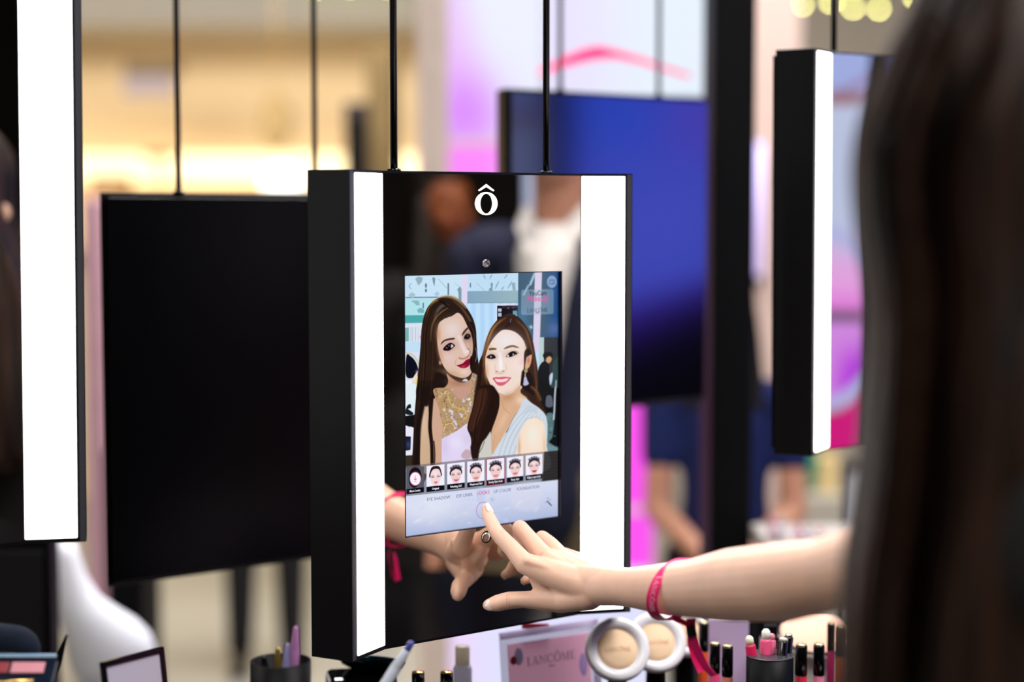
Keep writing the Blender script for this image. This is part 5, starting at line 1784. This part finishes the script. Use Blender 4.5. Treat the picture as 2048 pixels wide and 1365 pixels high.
hw = 0.0056
vs_, fs = [], []
nb = 64
for k_ in range(nb):
    a = 2 * math.pi * k_ / nb
    vs_ += [bandpt(a, -hw, 0.0003), bandpt(a, hw, 0.0003), bandpt(a, hw, 0.0012), bandpt(a, -hw, 0.0012)]
for k_ in range(nb):
    a, b = k_ * 4, ((k_ + 1) % nb) * 4
    for j in range(4):
        fs.append((a + j, a + (j + 1) % 4, b + (j + 1) % 4, b + j))
MB().add(vs_, fs).build('ribbon_loop', M_PINK, band, smooth=False)
mb = MB()
add_word(mb, 'LANCHME', 0.0048, None, th=0.0002, track=0.12,
         fn=lambda q: bandpt(math.pi * 0.49 + q.x / RA, (q.z - 0.0024), 0.0013 - q.y))
mb.build('ribbon_lettering', M_INK, band)
# clip and the two tails
tail_a = [(1352, 1234, 1.655), (1366, 1240, 1.650), (1380, 1250, 1.646)]
def ribbon(pts, w_, name, m, twist=None, parent=band, lift=0.0):
    P = [Bp(*p) for p in pts]
    P = [Vector(p) for p in catmull([tuple(p) for p in P], 8)]
    vs_, fs = [], []
    for i, p in enumerate(P):
        d = (P[min(i + 1, len(P) - 1)] - P[max(i - 1, 0)]).normalized()
        tw = (twist or (lambda t_: 0.0))(i / (len(P) - 1))
        sidev = d.cross(Vector((0, -1, 0))).normalized()
        nn = d.cross(sidev).normalized()
        s2 = sidev * math.cos(tw) + nn * math.sin(tw)
        n2 = d.cross(s2).normalized()
        if n2.y > 0:
            n2 = -n2
        for sg, th in ((-1, 0), (1, 0), (1, 0.0006), (-1, 0.0006)):
            vs_.append(p + s2 * (sg * w_ / 2) + n2 * (th + lift))
    for i in range(len(P) - 1):
        a, b = i * 4, (i + 1) * 4
        for j in range(4):
            fs.append((a + j, a + (j + 1) % 4, b + (j + 1) % 4, b + j))
    fs += [(0, 1, 2, 3), tuple(range(len(P) * 4 - 4, len(P) * 4))]
    return MB().add(vs_, fs).build(name, m, parent), P


ribbon([(1346, 1236, 1.648), (1362, 1243, 1.646), (1376, 1250, 1.645), (1386, 1256, 1.645)], 0.0052, 'ribbon_fold', M_PINK)
ribbon([(1382, 1238, 1.643), (1382, 1250, 1.643), (1382, 1258, 1.643)], 0.0088, 'ribbon_knot', M_PINK)
ribbon([(1384, 1272, 1.644), (1390, 1290, 1.643), (1400, 1314, 1.643), (1413, 1336, 1.643), (1428, 1352, 1.643)], 0.0086, 'ribbon_tail', M_PINK, twist=lambda t_: t_ * 0.9)
ribbon([(1383, 1272, 1.650), (1384, 1292, 1.652), (1391, 1318, 1.652), (1402, 1344, 1.652)], 0.0080, 'ribbon_tail', M_PINK, twist=lambda t_: -t_ * 0.7)
o, _ = ribbon([(1381, 1252, 1.641), (1382.5, 1263, 1.641), (1385, 1274, 1.641)], 0.0092, 'clip', mat('black_clip', (14, 22, 34), rough=0.3), lift=0.0006)

# ------------------------------------------------------------------ counter with cosmetics
TZ = 0.895
tb = thing('counter', 'glossy black cosmetics counter under the hanging mirrors', 'counter', (0.05, 1.70, 0))
MB().box((0, 0, TZ - 0.02), (1.5, 0.68, 0.04)).build('counter_top', M_GLOSSBLK, tb, bevel=0.004)
MB().box((0, 0, (TZ - 0.04) / 2), (1.40, 0.58, TZ - 0.04)).build('counter_body', M_MATBLK, tb)
M_WPL = mat('white_glossy_plastic', (236, 236, 242), rough=0.25)
M_ACR = mat('clear_acrylic', (215, 215, 228), rough=0.08, alpha=0.35)
M_PALEGOLD = mat('pale_gold_cap_top', (240, 225, 170), rough=0.25, metal=0.7)


def on_counter(px, Y):
    """counter point below a pixel column at distance Y"""
    return Vector((at(px, 1300, Y).x, Y, TZ))


def topz(px, py, Y):
    return at(px, py, Y).z - TZ


def gloss_tube(label, px, ytop, ycap, w_px, Y, body_m, cap_m=M_GLOSSBLK, group='lip glosses standing on the counter'):
    b = on_counter(px, Y)
    t = thing('lip_gloss', label, 'lip gloss', b, group=group)
    H_ = topz(px, ytop, Y)
    hc_ = topz(px, ycap, Y)
    r_ = w_px / 2 / F_PX * Y
    MB().lathe([(r_ * 0.92, 0), (r_ * 0.98, 0.002), (r_ * 0.98, hc_ - 0.002), (r_ * 0.7, hc_)], (0, 0, 0), 28).build('tube', body_m, t, smooth=True)
    MB().lathe([(r_ * 1.0, hc_), (r_ * 1.0, H_ - 0.0015), (r_ * 0.9, H_)], (0, 0, 0), 28).build('cap', cap_m, t, smooth=True)
    MB().lathe([(0.0001, H_), (r_ * 0.88, H_ + 0.0001), (r_ * 0.85, H_ + 0.0012), (0.0001, H_ + 0.0014)], (0, 0, 0), 28).build('cap_disc', M_PALEGOLD, t, smooth=True)
    return t


G_RED, G_ORANGE, G_CORAL = mat('gloss_red', (205, 40, 66), rough=0.12), mat('gloss_orange', (210, 84, 40), rough=0.12), mat('gloss_coral', (205, 110, 96), rough=0.12)
G_PINK, G_ROSE, G_MAG = mat('gloss_pink', (204, 64, 112), rough=0.12), mat('gloss_rose', (206, 110, 138), rough=0.12), mat('gloss_magenta', (158, 22, 84), rough=0.12)
G_BROWN = mat('gloss_brown', (150, 70, 26), rough=0.12)
gloss_tube('lip gloss with tall black cap and orange tube, right behind the wristband tail', 1407, 1246, 1302, 21, 1.98, G_ORANGE)
gloss_tube('short lip gloss with black cap and hot pink tube beside the wristband tail', 1430, 1288, 1346, 22, 1.90, G_PINK)
gloss_tube('lip gloss with black cap and coral tube, next to the hot pink one', 1455, 1293, 1352, 23, 1.86, G_CORAL)
gloss_tube('lip gloss with black cap and red tube, right of the black pencil cup', 1603, 1291, 1350, 24, 1.88, G_RED)
gloss_tube('lip gloss with black cap and rose tube, between the red and the magenta gloss', 1638, 1290, 1350, 23, 1.88, G_ROSE)
gloss_tube('slim lip gloss with black cap and dark magenta tube close to the hair', 1662, 1248, 1302, 17, 1.98, G_MAG)
gloss_tube('lip gloss with olive cap and brown-orange tube touching the dark hair', 1683, 1255, 1312, 22, 1.96, G_BROWN, mat('olive_cap', (72, 58, 34), rough=0.3))
for px, lab in ((836, 'black capped bottle with gold top, directly under the mirror glass'), (893, 'black capped bottle with gold top beside the white tube')):
    b = on_counter(px, 1.86)
    t = thing('nail_polish', lab, 'bottle', b, group='black bottles with gold tops')
    z = topz(px, 1346, 1.86)
    MB().lathe([(0.010, 0), (0.011, 0.004), (0.010, z * 0.35), (0.007, z * 0.42)]).build('bottle', mat('dark_polish', (20, 10, 16), rough=0.1), t, smooth=True)
    MB().lathe([(0.0072, z * 0.42), (0.0068, z - 0.001)]).build('cap', M_GLOSSBLK, t, smooth=True)
    MB().lathe([(0.0001, z), (0.0066, z), (0.0066, z + 0.001), (0.0001, z + 0.0015)]).build('cap_disc', M_GOLD, t, smooth=True)

# black cup with crayons and pencils
cb_ = on_counter(1540, 1.84)
rc = 48 / F_PX * 1.84
hcup = topz(1540, 1312, 1.84)
cup = thing('pencil_cup', 'round black cup full of lip crayons and black pencils', 'cup', cb_)
MB().lathe([(rc * 0.94, 0), (rc, 0.004), (rc, hcup), (rc * 0.93, hcup), (rc * 0.90, 0.006), (0.0001, 0.005)], (0, 0, 0), 48).build('cup_body', mat('black_satin_cup', (3, 3, 5), rough=0.45, spec=0.1), cup, smooth=True)
MB().lathe([(rc * 0.93, hcup), (rc * 1.005, hcup), (rc * 1.005, hcup + 0.001), (rc * 0.93, hcup + 0.001)], (0, 0, 0), 48).build('cup_rim', mat('dark_grey_rim', (50, 50, 58), rough=0.3), cup, smooth=True)


def crayon(label, pxt, pyt, pxb, Y, r_, m, tipm, cat_='lip crayon', tip_len=0.008, group='crayons and pencils in the black cup'):
    a = at(pxt, pyt, Y)
    b = Vector((cb_.x + (at(pxb, 1320, Y).x - cb_.x) * 0.6, cb_.y + (Y - cb_.y) * 0.4, TZ + 0.012))
    d = (a - b)
    t = thing(cat_.replace(' ', '_'), label, cat_, b, group=group)
    q = d.to_track_quat('Z', 'Y').to_matrix()
    L = d.length
    MB().lathe([(r_ * 0.9, 0), (r_, 0.002), (r_, L - tip_len), (r_ * 0.8, L - tip_len * 0.8)], (0, 0, 0), 20, q).build('barrel', m, t, smooth=True)
    MB().lathe([(r_ * 0.78, L - tip_len * 0.85), (r_ * 0.75, L - tip_len * 0.2), (r_ * 0.4, L), (0.0001, L + 0.0003)], (0, 0, 0), 20, q).build('tip', tipm, t, smooth=True)
    return t


M_CREAMT = mat('cream_tip', (250, 246, 210), rough=0.4)
crayon('crimson lip crayon with cream tip leaning left in the black cup', 1498, 1273, 1512, 1.84, 0.0056, mat('crimson_barrel', (200, 26, 84), rough=0.35), M_CREAMT, tip_len=0.011)
crayon('pink lip crayon with white tip leaning in the middle of the black cup', 1532, 1259, 1528, 1.845, 0.0060, mat('pink_barrel', (226, 84, 132), rough=0.35), mat('white_tip', (240, 246, 232), rough=0.4), tip_len=0.013)
crayon('small rose lipstick stick standing behind the pink crayon', 1543, 1268, 1538, 1.85, 0.0050, mat('rose_stick', (214, 110, 140), rough=0.35), mat('rose_tip', (220, 130, 150), rough=0.4))
crayon('black pencil with pale end, right half of the black cup', 1567, 1276, 1560, 1.84, 0.0058, M_GLOSSBLK, mat('pale_end', (200, 200, 180), rough=0.3), 'pencil', tip_len=0.004)
crayon('black pencil with silver end, outermost on the right in the black cup', 1578, 1268, 1572, 1.85, 0.0052, M_GLOSSBLK, M_CHROME, 'pencil', tip_len=0.004)
# dark square bottle and round compacts at the back
t = thing('perfume_bottle', 'dark square bottle behind the pencil cup', 'bottle', on_counter(1541, 1.99))
hb = topz(1541, 1250, 1.99)
MB().box((0, 0, hb * 0.42), (0.022, 0.022, hb * 0.84)).build('bottle', M_GLOSSBLK, t, bevel=0.002)
MB().box((0, 0, hb * 0.92), (0.014, 0.014, hb * 0.16)).build('cap', M_MATBLK, t, bevel=0.001)

M_BEIGE = mat('beige_foundation', (248, 214, 176), rough=0.6)


def cushion(label, px, py, r_px, Y, tilt=55, yaw=10, inner=M_BEIGE, rim=M_WPL, group='white cushion compacts'):
    c_ = at(px, py, Y)
    t = thing('cushion_compact', label, 'compact', c_, (R(tilt), 0, R(yaw)), group)
    r_ = r_px / F_PX * Y
    MB().lathe([(0.0001, -0.012), (r_ * 0.94, -0.012), (r_, -0.008), (r_, -0.001), (r_ * 0.93, 0.002), (r_ * 0.66, 0.0), (r_ * 0.64, -0.003)], (0, 0, 0), 48).build('case', rim, t, smooth=True)
    MB().lathe([(0.0001, 0.0005), (r_ * 0.5, 0.0), (r_ * 0.63, -0.0022), (r_ * 0.63, -0.004), (0.0001, -0.004)], (0, 0, 0), 40).build('cushion', inner, t, smooth=True)
    mb = MB()
    add_word(mb, 'LANCHME', r_ * 0.12, Matrix.Translation((0, -r_ * 0.08, 0.0006)).to_4x4() @ Matrix.Rotation(-math.pi / 2, 4, 'X'), th=0.0003)
    mb.build('embossed_lettering', mat('embossed_beige', (214, 176, 140), rough=0.6), t, fix=False)
    # small clear stand that props the compact up on the counter
    inv = t.matrix_basis.to_3x3().inverted()
    foot = inv @ Vector((0, 0.012, TZ - c_.z))
    up_ = inv @ Vector((0, 0.012, -r_ * 0.55))
    MB().rod(foot, up_, 0.012, 0.010).build('stand', M_MATBLK, t)
    return t


cushion('white cushion compact with beige pad, right beside the pink card', 1236, 1298, 66, 1.93, 62, 8)
cushion('white cushion compact with beige pad, between its twin and the wristband tail', 1313, 1284, 62, 1.97, 62, 6)
cushion('white compact half hidden behind the pink wristband', 1372, 1266, 48, 2.02, 60, -6, mat('peach_powder', (250, 205, 170), rough=0.6))
# black display riser below the compacts
t = thing('display_riser', 'curved black display riser under the white compacts', 'stand', on_counter(1300, 1.90))
MB().lathe([(0.060, 0), (0.062, 0.006), (0.055, 0.014), (0.0001, 0.015)], (0, 0, 0), 40).build('riser_body', M_GLOSSBLK, t, smooth=True)

# acrylic sign with pink card
sa, sb = at(1008, 1262, 1.93), at(1202, 1240, 2.00)
mid = (sa + sb) / 2
wS = math.hypot(sb.x - sa.x, sb.y - sa.y)
yawS = math.atan2(sb.y - sa.y, sb.x - sa.x)
hS = sb.z - TZ
sign = thing('card_holder', 'clear acrylic card holder with pink brand card', 'sign', (mid.x, mid.y, TZ), (R(-6), 0, yawS))
MB().box((0, 0.002, hS / 2), (wS, 0.0025, hS)).build('acrylic_back', M_ACR, sign, bevel=0.0008)
MB().box((0, 0.010, 0.002), (wS, 0.03, 0.004)).build('acrylic_foot', M_ACR, sign, bevel=0.0008)
MB().box((wS / 2 - 0.004, -0.0015, hS / 2), (0.008, 0.003, hS)).build('acrylic_edge', mat('frosted_edge', (225, 222, 238), rough=0.3, translucent=0.6), sign)
card = MB().box((-0.002, -0.0008, hS * 0.42), (wS * 0.84, 0.0008, hS * 0.83)).build('pink_card', mat('pink_card', (255, 226, 240), rough=0.5, translucent=0.85), sign)
MB().box((0, -0.0015, hS - 0.004), (wS, 0.003, 0.007)).build('acrylic_top_edge', mat('frosted_top', (240, 232, 250), rough=0.3, translucent=0.6), sign)
mb = MB()
add_word(mb, 'LANCHME', 0.0095, Matrix.Translation((0.0, -0.0014, hS * 0.52)), th=0.0002, track=0.08)
mb.build('card_lettering', mat('grey_print', (120, 96, 116), rough=0.6), card, fix=False)
mb = MB()
add_text(mb, 'PARIS', 0.0035, (0.0, -0.0014, hS * 0.46))
mb.build('card_small_lettering', mat('grey_print', (120, 96, 116)), card, fix=False)
# printed lips and face corner on the card
MB().ell((-wS * 0.33, -0.0012, hS * 0.66), (0.006, 0.0005, 0.010)).build('printed_face', mat('pale_print', (236, 232, 246), rough=0.5), card, smooth=True)
MB().ell((-wS * 0.385, -0.0016, hS * 0.62), (0.0045, 0.0005, 0.0048)).build('printed_lips', mat('print_lips', (196, 24, 60), rough=0.5), card, smooth=True)
MB().ell((wS * 0.33, -0.0012, hS * 0.42), (0.0055, 0.0005, 0.0130)).build('printed_bottle', mat('lilac_print', (176, 150, 206), rough=0.5), card, smooth=True)
o = MB().box((0, 0, 0), (0.034, 0.004, 0.006), Matrix.Rotation(R(8), 3, 'Y')).build('red_reflection', mat('red_reflection', (225, 40, 60), rough=0.4), sign)  # red reflection on the top edge, made as a coloured strip
o.location = (-wS * 0.12, 0.004, hS + 0.001)

# white tube, left of the sign
b = on_counter(925, 1.95)
t = thing('serum_bottle', 'white translucent bottle with cream top left of the pink card', 'bottle', b)
hb = topz(925, 1292, 1.95)
MB().lathe([(0.0105, 0), (0.0105, hb * 0.62), (0.0085, hb * 0.68)]).build('bottle', mat('frosted_white', (230, 228, 240), rough=0.3, translucent=0.6), t, smooth=True)
MB().lathe([(0.0080, hb * 0.68), (0.0082, hb * 0.98), (0.0070, hb)]).build('cap', mat('cream_cap', (244, 236, 222), rough=0.35, translucent=0.5), t, smooth=True)
# lilac box behind the glosses, white open powder palette
t = thing('gift_box', 'pale lilac carton standing behind the lip glosses', 'box', on_counter(1455, 2.02))
MB().box((0, 0, topz(1455, 1236, 2.02) / 2), (0.046, 0.004 + 0.02, topz(1455, 1236, 2.02))).build('carton', mat('lilac_carton', (226, 208, 236), rough=0.5, translucent=0.5), t, bevel=0.0008)
MB().box((0, 0, topz(1455, 1236, 2.02) + 0.0005), (0.044, 0.022, 0.001)).build('lid', mat('lilac_lid', (230, 214, 240), rough=0.5), t)
t = thing('powder_palette', 'large round white powder palette with peach powder behind the pencil cup', 'palette', on_counter(1632, 2.03) + Vector((0, 0, topz(1632, 1262, 2.03) - 0.01)), (R(20), 0, 0))
MB().lathe([(0.0001, 0), (0.044, 0), (0.046, 0.004), (0.046, 0.008), (0.0001, 0.008)], (0, 0, 0), 48).build('palette_base', mat('white_case', (238, 238, 226), rough=0.3), t, smooth=True)
MB().lathe([(0.046, 0.008), (0.0465, 0.0095), (0.0435, 0.0098)], (0, 0, 0), 48).build('dark_ring', M_GLOSSBLK, t, smooth=True)
MB().lathe([(0.0001, 0.0100), (0.042, 0.0098), (0.043, 0.0085)], (0, 0, 0), 48).build('powder', mat('peach_powder2', (252, 196, 170), rough=0.7), t, smooth=True)
inv = t.matrix_basis.to_3x3().inverted()
MB().rod(inv @ Vector((0, 0, TZ - t.location.z)), inv @ Vector((0, 0, 0.002)), 0.02).build('pedestal', mat('white_case', (238, 238, 226)), t)

# left end: open palette, framed mirror, brush, black heap
pl = thing('makeup_palette', 'open navy-black lip palette with red and dusty pink pans at the corner of the counter', 'palette', at(40, 1352, 1.56), (R(38), 0, 0))
wpl = 0.062
MB().box((-0.008, -0.004, -0.004), (wpl + 0.012, 0.050, 0.008)).build('case', mat('navy_case', (12, 22, 38), rough=0.15), pl, bevel=0.002)
MB().box((-0.008, 0.0205, 0.001), (wpl + 0.012, 0.004, 0.004)).build('rim_highlight', mat('blue_sheen_edge', (120, 150, 176), rough=0.2), pl, bevel=0.001)  # rim strip with the highlight put into its pale blue colour
for x0, x1, m in ((-0.034, -0.0115, mat('pan_red', (128, 30, 44), rough=0.5)), (-0.0095, 0.0205, mat('pan_pink', (190, 124, 136), rough=0.5))):
    MB().box(((x0 + x1) / 2, 0.008, 0.0008), (x1 - x0, 0.012, 0.0016)).build('pan', m, pl, bevel=0.0005)
MB().rod((-0.036, -0.011, 0.0022), (0.014, -0.008, 0.0022), 0.0018).build('applicator', M_GOLD, pl, smooth=True)
inv = pl.matrix_basis.to_3x3().inverted()
MB().rod(inv @ Vector((0, 0.01, TZ + 0.0005 - pl.location.z)), inv @ Vector((0, 0.01, -0.004)), 0.014).build('prop', M_MATBLK, pl)
# leaning brush beside palette
a, b = at(134, 1272, 1.60), at(104, 1345, 1.60)
d = (a - b).normalized()
b = b + d * ((TZ + 0.001 - b.z) / d.z)
t = thing('makeup_brush', 'thin black brush leaning beside the open lip palette', 'brush', b)
MB().rod((0, 0, 0), (a - b) * 0.7, 0.0026, 0.0034).build('handle', M_GLOSSBLK, t, smooth=True)
MB().chain([((a - b) * 0.7, 0.0036), ((a - b) * 0.85, 0.0046), ((a - b) * 1.0, 0.0012)]).build('bristles', M_MATBLK, t, smooth=True)
# framed compact mirror
fa, fb = at(228, 1322, 1.60), at(352, 1304, 1.66)
wf = math.hypot(fb.x - fa.x, fb.y - fa.y)
yf = math.atan2(fb.y - fa.y, fb.x - fa.x)
hf = (fa.z + fb.z) / 2 - TZ
t = thing('table_mirror', 'small square mirror in a black frame showing pale lilac glass', 'mirror', ((fa.x + fb.x) / 2, (fa.y + fb.y) / 2, TZ), (R(-8), 0, yf))
fw = 0.0052
for c_, s_ in (((0, 0, hf - fw / 2), (wf, 0.005, fw)), ((0, 0, fw / 2), (wf, 0.005, fw)), ((-wf / 2 + fw / 2, 0, hf / 2), (fw, 0.005, hf)), ((wf / 2 - fw / 2, 0, hf / 2), (fw, 0.005, hf))):
    MB().box(c_, s_).build('frame_bar', M_GLOSSBLK, t, bevel=0.001)
MB().box((0, 0.0005, hf / 2), (wf - 2 * fw, 0.002, hf - 2 * fw)).build('pale_pane', mat('pale_lilac_pane', (196, 188, 206), rough=0.35), t)
MB().box((0, 0.02, 0.003), (wf * 0.5, 0.045, 0.006)).build('foot', M_MATBLK, t)

# black brush pot and dark open case under the mirror corner
hp0 = on_counter(560, 1.60)
t = thing('brush_pot', 'low round black pot of dark brushes below the black mirror back', 'pot', hp0)
MB().lathe([(0.026, 0), (0.028, 0.003), (0.028, topz(560, 1322, 1.60)), (0.025, topz(560, 1322, 1.60)), (0.024, 0.005), (0.0001, 0.004)], (0, 0, 0), 40).build('pot_body', mat('black_satin_cup', (3, 3, 5)), t, smooth=True)
for i, (pt, pb, m, lab, r_) in enumerate((((592, 1258), (604, 1330), mat('orchid_handle', (176, 120, 172), rough=0.3), 'orchid pink brush handle slanting out of the black pot', 0.0040),
                                          ((556, 1300), (546, 1330), mat('gold_ferrule', (190, 160, 80), rough=0.3, metal=0.8), 'short brush with gold ferrule in the black pot', 0.0036),
                                          ((528, 1316), (540, 1336), M_GLOSSBLK, 'black brush drooping over the left rim of the black pot', 0.0040),
                                          ((575, 1292), (566, 1330), mat('lilac_tip', (150, 146, 190), rough=0.3), 'brush with lilac grey tip in the middle of the black pot', 0.0040))):
    a, b = at(pt[0], pt[1], 1.60), Vector((hp0.x + (pb[0] - 560) * 0.00012, 1.60, TZ + 0.010))
    tt = thing('makeup_brush', lab, 'brush', b, group='brushes in the black pot')
    d = a - b
    MB().rod((0, 0, 0), d * 0.72, r_ * 0.6, r_ * 0.9).build('handle', m if i == 0 else M_GLOSSBLK, tt, smooth=True)
    MB().chain([(d * 0.72, r_), (d * 0.88, r_ * 1.15), (d, r_ * 0.6)]).build('bristles', m, tt, smooth=True)
cs = thing('open_case', 'black open makeup case with teal sheen under the mirror corner', 'case', on_counter(722, 1.93), (0, 0, R(12)))
hcs = topz(722, 1345, 1.93)
MB().box((0, 0, hcs / 2), (0.075, 0.05, hcs)).build('case_body', M_GLOSSBLK, cs, bevel=0.006)
lid = MB()
for k_ in range(11):
    pass
lid.lathe([(0.0001, 0.0), (0.026, 0.0), (0.034, 0.003), (0.037, 0.008), (0.035, 0.0085), (0.031, 0.004), (0.0001, 0.002)], (0, 0, 0), 40)
lo_ = lid.build('case_lid', mat('teal_sheen_black', (14, 48, 66), rough=0.18, metal=0.5), cs, smooth=True)
lo_.location = (0.012, 0.0, hcs + 0.004)
lo_.rotation_euler = (R(-22), R(8), 0)
a, b = at(812, 1304, 1.60), at(764, 1380, 1.60)
d = (a - b).normalized()
b = b + d * ((TZ + 0.004 - b.z) / d.z)
t = thing('cream_tube', 'white glossy tube slanting up beside the dark open case', 'tube', b)
MB().chain([((0, 0, 0), 0.004), ((a - b) * 0.4, 0.0062), ((a - b) * 0.9, 0.0052), ((a - b) * 1.0, 0.0036)]).build('tube_body', mat('white_blue_tube', (226, 234, 250), rough=0.25), t, smooth=True)
MB().cap((a - b) * 0.97, 0.0036, (a - b) * 1.05, 0.0030).build('tube_cap', mat('blue_cap', (70, 74, 160), rough=0.3), t, smooth=True)
o = MB().lathe([(0.0001, 0), (0.014, 0), (0.015, 0.004), (0.013, 0.008), (0.0001, 0.009)], (0, 0, 0), 32).build('powder_pot', mat('rosy_beige_pot', (206, 160, 150), rough=0.4), smooth=True)
o.location = on_counter(165, 1.66) + Vector((0, 0, 0.0))
tag(o, 'small rosy beige pot between the brush and the framed mirror', 'pot')

# ------------------------------------------------------------------ far left: white chair, people in dark clothes
ch = thing('shell_chair', 'white moulded shell chair behind the wide light strip', 'chair', (at(210, 1290, 2.9).x, 2.9, 0))
chx = ch.location.x
prof_px = [((92, 1080), (150, 1086)), ((95, 1110), (158, 1110)), ((98, 1150), (172, 1150)), ((106, 1190), (196, 1190)), ((115, 1225), (232, 1216)), ((125, 1260), (272, 1240)), ((133, 1300), (300, 1268)), ((141, 1340), (312, 1300)), ((158, 1372), (300, 1340))]
rings = []
for (l, r) in prof_px:
    a, b = at(l[0], l[1], 2.9) - ch.location, at(r[0], r[1], 2.9) - ch.location
    c_ = (a + b) / 2
    hx = (b.x - a.x) / 2
    ring = []
    for k_ in range(28):
        an = 2 * math.pi * k_ / 28
        ring.append(Vector((c_.x + hx * math.cos(an), c_.y + max(0.02, hx * 0.55) * math.sin(an), c_.z + (b.z - a.z) / 2 * math.cos(an))))
    rings.append(ring)
MB().loft(rings).build('shell', mat('white_shell', (242, 244, 252), rough=0.35), ch, smooth=True)
zb_ = at(200, 1372, 2.9).z
MB().rod((0, 0, 0.02), (0, 0, zb_), 0.03, 0.045).build('stem', mat('white_shell', (242, 244, 252)), ch, smooth=True)
MB().lathe([(0.0001, 0.0), (0.22, 0.0), (0.20, 0.012), (0.03, 0.03)], (0, 0, 0), 40).build('foot', mat('white_shell', (242, 244, 252)), ch, smooth=True)
a, b = at(-90, 1060, 2.5), at(98, 1060, 2.5)
t = thing('black_cabinet', 'black cabinet below the wide light strip at the far left edge', 'cabinet', ((a.x + b.x) / 2, 2.53, 0))
MB().box((0, 0, a.z / 2), (b.x - a.x, 0.05, a.z)).build('cabinet_body', M_MATBLK, t, bevel=0.004)
MB().box((0, -0.027, a.z - 0.14), (b.x - a.x - 0.02, 0.006, 0.22)).build('drawer', mat('black_lacquer', (14, 12, 18), rough=0.4), t, bevel=0.002)
q = at(22, 1300, 1.98)
t = thing('denim_pouch', 'dark blue denim pouch behind the open lip palette', 'pouch', (q.x, 1.96, TZ))
hq = topz(22, 1238, 1.96)
pm = MB()
pm.chain([((-0.028, 0, hq * 0.30), hq * 0.30), ((0.016, 0, hq * 0.32), hq * 0.30)])
pm.chain([((-0.030, 0, hq * 0.68), hq * 0.29), ((0.010, 0, hq * 0.62), hq * 0.30)])
pm.build('pouch_body', mat('dark_denim', (12, 30, 54), rough=0.9, noise=0.3, nscale=60), t, remesh=0.004, sm_it=3)
MB().rod((-0.034, -hq * 0.30, hq * 0.70), (0.020, -hq * 0.30, hq * 0.66), 0.0012).build('zip', M_GOLD, t)

# ------------------------------------------------------------------ far right, below the half-hidden mirror
t = thing('side_table', 'low pale table with cosmetics below the half-hidden mirror', 'table', (at(1752, 1090, 2.75).x, 2.80, 0))
zt_ = at(1600, 1092, 2.75).z
MB().box((0, 0, zt_ - 0.015), (0.34, 0.30, 0.03)).build('table_top', mat('pale_top', (196, 190, 184), rough=0.3), t, bevel=0.003)
for sx in (-1, 1):
    for sy in (-1, 1):
        MB().rod((sx * 0.15, sy * 0.13, 0), (sx * 0.15, sy * 0.13, zt_ - 0.03), 0.012).build('leg', M_MATBLK, t)
tx, ty = t.location.x, 2.78
cols = [(238, 210, 220), (232, 226, 232), (226, 190, 205), (220, 214, 224), (240, 236, 220)]
for i, (px, ytop, lab) in enumerate(((1545, 1032, 'tallest pinkish white bottle on the low pale table, next to the black post'), (1564, 1034, 'tall white bottle beside the pinkish one on the low pale table'),
                                     (1597, 1050, 'short rosy bottle in the middle of the low pale table'), (1618, 1052, 'short grey-white bottle right of the rosy one'), (1640, 1056, 'shortest cream bottle, nearest the hair on the low pale table'))):
    x = at(px, ytop, ty).x
    hz = at(px, ytop, ty).z - zt_
    tt = thing('lotion_bottle', lab, 'bottle', (x, ty, zt_), group='lotion bottles on the low pale table')
    m = mat('lotion_%d' % i, cols[i], rough=0.3)
    MB().lathe([(0.0075, 0), (0.0078, hz * 0.62), (0.005, hz * 0.70)]).build('bottle', m, tt, smooth=True)
    MB().lathe([(0.0052, hz * 0.70), (0.0052, hz)]).build('cap', mat('rose_cap', (214, 150, 160), rough=0.3) if i % 2 == 0 else M_CHROME, tt, smooth=True)
# coat stand with green and cream cloths, black and white stand
gx_ = at(1612, 940, 5.2)
t = thing('plinth_stand', 'pale plinth further back below the half-hidden mirror', 'plinth', (at(1630, 985, 5.3).x, 5.3, 0))
zp = at(1630, 985, 5.3).z
MB().box((0, 0, zp / 2), (0.16, 0.16, zp)).build('plinth_body', mat('pale_plinth', (186, 180, 166), rough=0.6), t, bevel=0.005)
t2 = thing('green_vase', 'emerald green vase on the pale plinth below the half-hidden mirror', 'vase', (at(1612, 985, 5.3).x, 5.3, zp))
k = at(1612, 912, 5.3).z - zp
MB().lathe([(0.018, 0), (0.024, k * 0.15), (0.020, k * 0.35), (0.036, k * 0.75), (0.038, k)], (0, 0, 0)).build('vase_body', mat('emerald', (18, 150, 116), rough=0.4), t2, smooth=True)
t2 = thing('paper_bag', 'cream yellow paper bag beside the emerald green vase', 'bag', (at(1655, 985, 5.3).x, 5.3, zp))
MB().box((0, 0, k * 0.5), (0.055, 0.04, k * 1.0)).build('bag_body', mat('cream_bag', (240, 214, 150), rough=0.7), t2, bevel=0.003)
MB().box((0, 0, k * 1.06), (0.03, 0.004, k * 0.14)).build('bag_handle', mat('cream_bag', (240, 214, 150)), t2)
t2 = thing('display_stand', 'black framed stand with white board beside the hair', 'stand', (at(1722, 1000, 4.4).x, 4.4, 0))
za, zb2 = at(1722, 935, 4.4).z, at(1722, 1075, 4.4).z
MB().box((0, 0, (za + zb2) / 2), (0.055, 0.02, za - zb2)).build('white_board', M_WPL, t2, bevel=0.002)
for sx in (-1, 1):
    MB().box((sx * 0.034, 0, za / 2), (0.012, 0.024, za)).build('upright', M_MATBLK, t2)
MB().box((0, 0, za), (0.08, 0.03, 0.02)).build('top_bar', M_MATBLK, t2)
